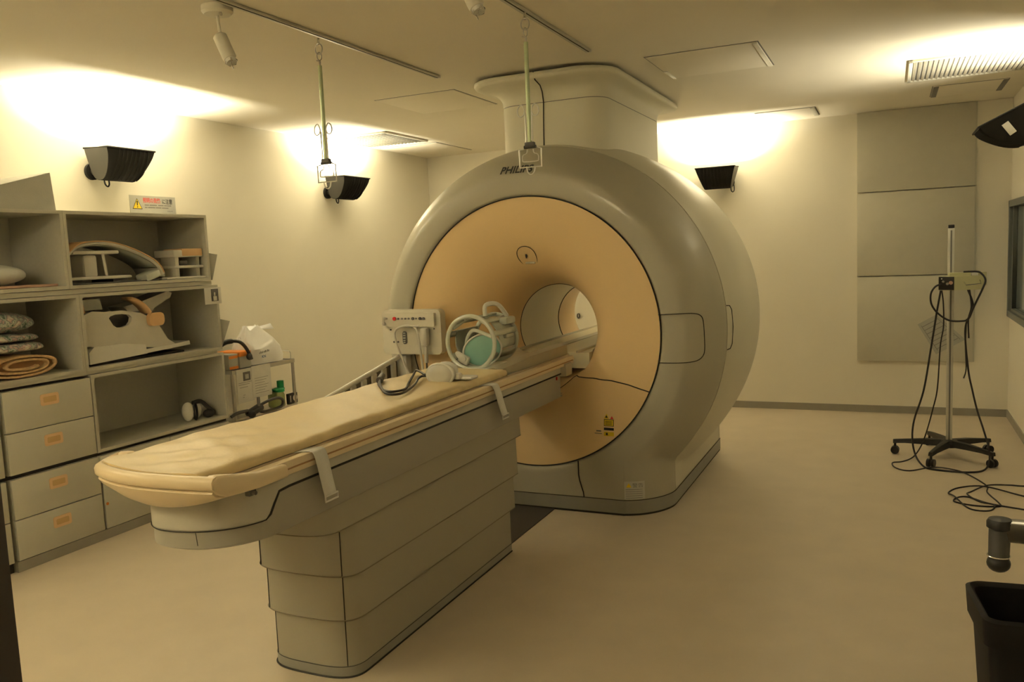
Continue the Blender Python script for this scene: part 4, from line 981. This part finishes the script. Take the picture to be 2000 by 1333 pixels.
def spot(x, y, lab, rod=.09):
    t = thing('spot_lamp', lab, 'lamp', (x, y, ZC), group='unlit ceiling spot lamps')
    MB().lathe([(.001, ZC-.0005), (.062, ZC-.0005), (.062, ZC-.022), (.052, ZC-.032), (.018, ZC-.036), (.001, ZC-.036)][::-1], (x, y, 0), 'Z', 28).build('ceiling_rose', M['cream'], t)
    MB().cyl((x+.035, y-.02, ZC-.03), (x+.04, y-.022, ZC-.045), .005).build('screw', M['steel'], t)
    MB().cyl((x, y, ZC-.034), (x+.006, y, ZC-.034-rod), .0065, seg=12).build('rod', M['cream'], t)
    a = Vector((x+.004, y, ZC-.034-rod+.005)); d = Vector((.42, .0, -.9)).normalized()
    MB().tube([tuple(a-d*.006), tuple(a), tuple(a+d*.098), tuple(a+d*.104)], [.022, .028, .028, .024], 24).build('head', M['cream'], t)
    MB().tube([tuple(a+d*.102), tuple(a+d*.118)], [.021, .020], 20).build('socket', M['white'], t)
    n_ = d.orthogonal().normalized(); mm = n_.cross(d)
    MB().tube([tuple(a+d*.112+n_*.018), tuple(a+d*.124+n_*.010), tuple(a+d*.124-n_*.010), tuple(a+d*.112-n_*.018)], .010, 10).build('bulb', M['glassb'], t)
    MB().tube([tuple(a+d*.116+mm*.030), tuple(a+d*.130+mm*.034)], .003, 6).tube([tuple(a+d*.116-mm*.030), tuple(a+d*.130-mm*.034)], .003, 6).tube([tuple(a+d*.116-mm*.030), tuple(a+d*.116+mm*.030)], .0025, 6).build('clip', M['chrome'], t)
spot(-2.482, 2.67, 'small cream ceiling spot lamp left of the left track')
spot(-1.325, 2.60, 'small cream ceiling spot lamp cut off by the top edge of the picture')

# ------------------------------------------------------------------ ceiling panels and vents
def access(x0, x1, y0, y1, lab, latch=None):
    t = thing('ceiling_hatch', lab, 'hatch', ((x0+x1)/2, (y0+y1)/2, ZC), group='flush hatches in the ceiling')
    MB().bb(x0, x1, y0, y1, ZC-.0012, ZC-.0002).build('frame_joint', M['inkg'], t)
    MB().bb(x0+.007, x1-.007, y0+.007, y1-.007, ZC-.005, ZC-.0013, .001).build('hatch_panel', M['ceiling'], t)
    if latch:
        for a in latch: MB().bb(*a[:4], ZC-.009, ZC-.0045, .001).build('edge_strip', M[a[4]], t)
access(-3.10, -2.50, 4.71, 5.345, 'square ceiling hatch left of the scanner collar')
access(-1.245, -.632, 4.585, 5.248, 'square ceiling hatch right of the scanner collar', [(-.665, -.640, 4.60, 5.235, 'white'), (-1.238, -1.215, 5.0, 5.235, 'white')])
access(.262, .738, 6.70, 7.185, 'ceiling hatch in front of the grey wall panels', [(.27, .305, 6.71, 7.175, 'inkg'), (.70, .735, 6.71, 7.175, 'inkg')])
access(-1.01, -.543, 7.045, 7.51, 'small ceiling hatch above the back wall lamp', [(-.585, -.55, 7.06, 7.5, 'cabedge')])
access(-4.39, -3.775, 6.72, 7.43, 'ceiling hatch in the far left corner')
def vent(x0, x1, y0, y1, lab, n, along):
    t = thing('ceiling_vent', lab, 'vent', ((x0+x1)/2, (y0+y1)/2, ZC), group='slatted ceiling vents')
    f = .022
    MB().bb(x0+f, x1-f, y0+f, y1-f, ZC-.002, ZC-.0005).build('backing', M['inkg'], t)
    MB().bb(x0, x1, y0, y0+f, ZC-.014, ZC-.0005, .002).bb(x0, x1, y1-f, y1, ZC-.014, ZC-.0005, .002).bb(x0, x0+f, y0, y1, ZC-.014, ZC-.0005, .002).bb(x1-f, x1, y0, y1, ZC-.014, ZC-.0005, .002).build('frame', M['cream'], t)
    for k in range(n):
        u = (k+.5)/n
        if along == 'Y':   # slats run in Y
            x = x0+f+(x1-x0-2*f)*u; hw = (x1-x0-2*f)/n*.30
            MB().box((x, (y0+y1)/2, ZC-.010), (2*hw, y1-y0-2*f-.002, .0015), 0, rot=Matrix.Rotation(.55, 3, 'Y')).build('slat', M['cream'], t)
        else:
            y = y0+f+(y1-y0-2*f)*u; hw = (y1-y0-2*f)/n*.30
            MB().box(((x0+x1)/2, y, ZC-.010), (x1-x0-2*f-.002, 2*hw, .0015), 0, rot=Matrix.Rotation(-.55, 3, 'X')).build('slat', M['cream'], t)
vent(.095, .80, 5.63, 6.36, 'slatted ceiling vent at the top right, lit by the corner lamp', 24, 'Y')
vent(-4.39, -3.765, 5.86, 6.55, 'slatted ceiling vent above the far left wall lamp', 16, 'Y')

# ------------------------------------------------------------------ drip stand with box
SX, SY = .362, 6.20
t = thing('drip_stand', 'aluminium drip stand on a black five-castor base, in front of the grey wall panels', 'stand', (SX, SY, 0))
MB().bb(SX-.019, SX+.019, SY-.016, SY+.016, .10, 1.545, .003).build('pole', M['pole'], t)
MB().bb(SX-.005, SX+.005, SY-.018, SY-.0155, .12, 1.53).build('pole_groove', M['inkg'], t)
MB().bb(SX-.018, SX+.018, SY-.018, SY+.018, 1.545, 1.567, .003).build('pole_cap', M['black'], t)
MB().lathe([(.001, .125), (.05, .12), (.062, .10), (.06, .075), (.001, .072)][::-1], (SX, SY, 0), 'Z', 20).build('hub', M['black'], t)
for (x, y) in ((.031, 6.223), (.257, 6.53), (.612, 6.386), (.597, 5.977), (.242, 5.895)):
    d = Vector((x-SX, y-SY, 0)); L_ = d.length; u = d.normalized(); v = Vector((-u.y, u.x, 0))
    rows = []
    for s_, hw, zt, zb in ((.03, .028, .122, .078), (.15, .024, .118, .082), (L_*.8, .018, .108, .082), (L_+.012, .014, .100, .076)):
        c_ = Vector((SX, SY, 0))+u*s_; rows.append([tuple(c_+v*hw+Vector((0, 0, zb))), tuple(c_+v*hw*.7+Vector((0, 0, zt))), tuple(c_-v*hw*.7+Vector((0, 0, zt))), tuple(c_-v*hw+Vector((0, 0, zb)))])
    q = MB().grid(rows, closed=True); q.face(rows[0]); q.face(rows[-1][::-1]); lg = q.build('leg', M['black'], t)
    cc = Vector((SX, SY, 0))+u*L_
    m_ = MB().cyl(tuple(cc+Vector((0, 0, .05))), tuple(cc+Vector((0, 0, .09))), .008, seg=8)
    for sd in (-1, 1): m_.cyl(tuple(cc+v*sd*.007+Vector((0, 0, .0275))), tuple(cc+v*sd*.023+Vector((0, 0, .0275))), .0270, seg=18)
    m_.build('castor', M['black'], lg)
t = thing('cable_box', 'cream metal box with connectors clamped to the drip stand', 'box', (.42, 6.14, 1.14))
MB().prism([(.285, 6.095), (.375, 6.05), (.545, 6.10), (.46, 6.17), (.345, 6.175)], 1.142, 1.232, 'XY').build('case', M['boxm'], t)
MB().prism([(.35, 6.085), (.47, 6.10), (.47, 6.175), (.345, 6.178)], 1.232, 1.252, 'XY').build('lid', M['boxm'], t)
Rz = Matrix.Rotation(math.atan2(6.05-6.095, .375-.285), 3, 'Z')
MB().box((.329, 6.0705, 1.187), (.096, .006, .086), .002, rot=Rz).build('connector_plate', M['black'], t)
for dx, dz, r, mm in ((-.02, .012, .007, 'steel'), (.006, -.002, .009, 'chrome'), (.028, .004, .012, 'pink'), (-.03, .03, .004, 'paper')):
    p = Rz @ Vector((dx, 0, 0)); MB().cyl((.329+p.x, 6.0705+p.y-.014, 1.187+dz), (.329+p.x, 6.0705+p.y, 1.187+dz), r, seg=12).build('connector', M[mm], t)
MB().tube([(.43, 6.062, 1.195), (.44, 6.035, 1.175), (.525, 6.058, 1.182), (.52, 6.085, 1.205)], .003, 6).build('bracket_handle', M['chrome'], t)
MB().bb(.475, .51, 6.10, 6.14, 1.233, 1.25, .003).build('cable_clip', M['paper'], t)
def cable(lab, pts, r=.006, n=6, grp='black cables on the drip stand'):
    o = MB().tube(catmull(pts, n), r, 8).build('cable', M['cable']); tag(o, lab, 'cable', grp); return o
cable('thick black cable looping from the left of the box round to its top right', [(.30, 6.05, 1.183), (.265, 6.04, 1.17), (.239, 6.04, 1.123), (.243, 6.04, 1.054), (.282, 6.04, .993), (.343, 6.04, .949), (.412, 6.04, .942), (.456, 6.04, .957), (.485, 6.04, 1.033), (.535, 6.05, 1.151), (.552, 6.08, 1.205), (.530, 6.11, 1.246), (.50, 6.12, 1.257), (.43, 6.12, 1.257)])
cable('thick black cable hanging left of the pole and looping round under the base', [(.297, 6.06, 1.142), (.275, 6.06, 1.0), (.238, 6.05, .73), (.200, 6.03, .48), (.145, 6.03, .28), (.135, 6.01, .15), (.155, 5.95, .055), (.20, 5.86, .010), (.255, 5.815, .0065), (.37, 5.795, .0065), (.46, 5.80, .0065), (.535, 5.86, .0065), (.575, 5.95, .03), (.58, 5.99, .11), (.555, 6.06, .22), (.515, 6.09, .36), (.487, 6.10, .49), (.466, 6.10, .60), (.445, 6.10, .81), (.448, 6.10, .92), (.484, 6.09, 1.016), (.478, 6.09, 1.076), (.455, 6.10, 1.142)])
cable('thin black cable hanging from the box and running over the floor to the coils', [(.303, 6.06, 1.142), (.313, 6.06, 1.05), (.315, 6.06, .906), (.297, 6.05, .776), (.283, 6.06, .495), (.258, 6.08, .35), (.225, 6.10, .20), (.19, 6.10, .09), (.14, 6.06, .02), (.075, 5.985, .0045), (.015, 5.934, .0045), (.033, 5.807, .0045), (.114, 5.753, .0045), (.255, 5.841, .014), (.373, 5.80, .016), (.446, 5.745, .0045), (.523, 5.515, .0045), (.514, 5.364, .0045), (.553, 5.157, .0045), (.542, 5.098, .0045), (.425, 5.082, .0045), (.331, 5.130, .0045), (.351, 5.215, .0045), (.408, 5.242, .0045), (.503, 5.142, .0045), (.66, 5.075, .0045), (.80, 5.02, .0045)], .0042)
cable('thin black cable lying in loose coils on the floor in front of the stand', [(.84, 5.60, .0045), (.715, 5.56, .0045), (.646, 5.561, .0045), (.526, 5.494, .012), (.432, 5.361, .0045), (.405, 5.271, .012), (.457, 5.167, .0045), (.522, 5.092, .012), (.490, 5.004, .0045), (.396, 5.017, .0045), (.336, 5.210, .012), (.311, 5.305, .0045), (.375, 5.430, .0045), (.508, 5.467, .012), (.690, 5.343, .0045), (.83, 5.28, .0045)], .0042)
cable('short black cable end hanging at the right of the box', [(.463, 6.08, 1.142), (.474, 6.07, 1.033), (.458, 6.07, .948), (.462, 6.07, .828)], .005)
cable('thin black cable with a plug dangling low at the right of the pole', [(.452, 6.12, .95), (.447, 6.12, .777), (.453, 6.12, .622), (.439, 6.12, .556)], .004)
# paper and plate on the back wall
t = thing('wall_notice', 'tilted grey printed paper on the lowest wall panel behind the drip stand', 'paper', (.42, YB-.036, .5))
pc = [(.205, .767), (.345, .850), (.560, .640), (.345, .515)]
def wp(u, v, off): # bilinear on the sheet
    a = [pc[0][i]*(1-u)+pc[1][i]*u for i in (0, 1)]; b = [pc[3][i]*(1-u)+pc[2][i]*u for i in (0, 1)]
    return (a[0]*(1-v)+b[0]*v, YB-.0355-off, a[1]*(1-v)+b[1]*v)
MB().face([wp(0, 0, .002), wp(1, 0, .002), wp(1, 1, .002), wp(0, 1, .002)]).build('sheet', M['paperg'], t, solid=.001, smooth=False)
q = MB()
for v in (.12, .24, .36, .5, .62, .74, .86): q.face([wp(.12, v, .004), wp(.86, v, .004), wp(.86, v+.018, .004), wp(.12, v+.018, .004)])
for u in (.10, .88): q.face([wp(u, .08, .004), wp(u+.02, .08, .004), wp(u+.02, .92, .004), wp(u, .92, .004)])
q.build('print', M['inkg'], t, smooth=False)
o = MB().bb(.648, .706, YB-.012, YB-.0004, 1.085, 1.190, .003).build('wall_plate', M['boxm']); tag(o, 'small yellowish wall plate right of the lower grey panels', 'wall plate')

# ------------------------------------------------------------------ bin and trolley at the right edge
t = thing('waste_bin', 'black plastic waste bin at the lower right corner', 'bin', (.39, 2.64, 0), math.radians(6))
def rr3(hx, hy, z, r): return [(x, y, z) for x, y in rrect(-hx, hx, -hy, hy, r, 5)]
q = MB().grid([rr3(.13, .11, .0, .03), rr3(.155, .135, .40, .035)], closed=True); q.face(rr3(.13, .11, .0, .03)[::-1])
q.grid([rr3(.150, .130, .40, .033), rr3(.125, .105, .008, .028)], closed=True); q.face(rr3(.125, .105, .008, .028))
q.build('body', M['binm'], t, world=False)
MB().grid([rr3(.150, .130, .40, .033), rr3(.152, .132, .372, .034), rr3(.166, .146, .370, .04), rr3(.171, .151, .445, .04), rr3(.160, .140, .452, .036), rr3(.150, .130, .44, .033), rr3(.150, .130, .40, .033)], closed=True).build('rim', M['binm'], t, world=False)
t = thing('transport_trolley', 'chrome-framed trolley end with a black roller bumper at the right edge', 'trolley', (.75, 3.13, 0))
MB().bb(.335, 1.0-.16, 3.07, 3.135, .475, .545, .012).build('cross_bar', M['steel'], t)
MB().lathe([(.001, .552), (.034, .548), (.040, .538), (.040, .520), (.030, .512), (.001, .512)][::-1], (.335, 3.10, 0), 'Z', 28).build('bumper_cap', M['black'], t)
MB().cyl((.335, 3.10, .515), (.330, 3.075, .41), .033, .031, 24).build('bumper', M['lampend'], t)
MB().sphere((.330, 3.072, .405), .036, 1, 1, .85, 20).build('bumper_foot', M['black'], t)
MB().tube([(.330+.0335*math.cos(2*PI*k/24), 3.075+.0335*math.sin(2*PI*k/24), .43) for k in range(24)], .0025, 6, closed=True).build('bumper_ring', M['chrome'], t)
MB().cyl((.78, 3.10, .035), (.78, 3.10, .49), .016, seg=14).cyl((.78, 2.75, .035), (.78, 2.75, .49), .016, seg=14).bb(.765, .795, 2.73, 3.10, .46, .49).build('leg', M['chrome'], t)
MB().cyl((.77, 3.10, .03), (.79, 3.10, .03), .03, seg=16).cyl((.77, 2.75, .03), (.79, 2.75, .03), .03, seg=16).build('castor', M['black'], t)
# hooks seen through the bore on the back wall
t = thing('wall_hook', 'small dark ring hook on the back wall seen through the scanner bore', 'hook', (-2.81, YB, .86))
MB().tube([(-2.81+.012*math.sin(2*PI*k/16), YB-.02, .865+.022*math.cos(2*PI*k/16)) for k in range(16)], .007, 6, closed=True).build('ring', M['darkgrey'], t)
MB().cyl((-2.81, YB-.0005, .885), (-2.81, YB-.025, .885), .008, seg=10).build('peg', M['steel'], t)
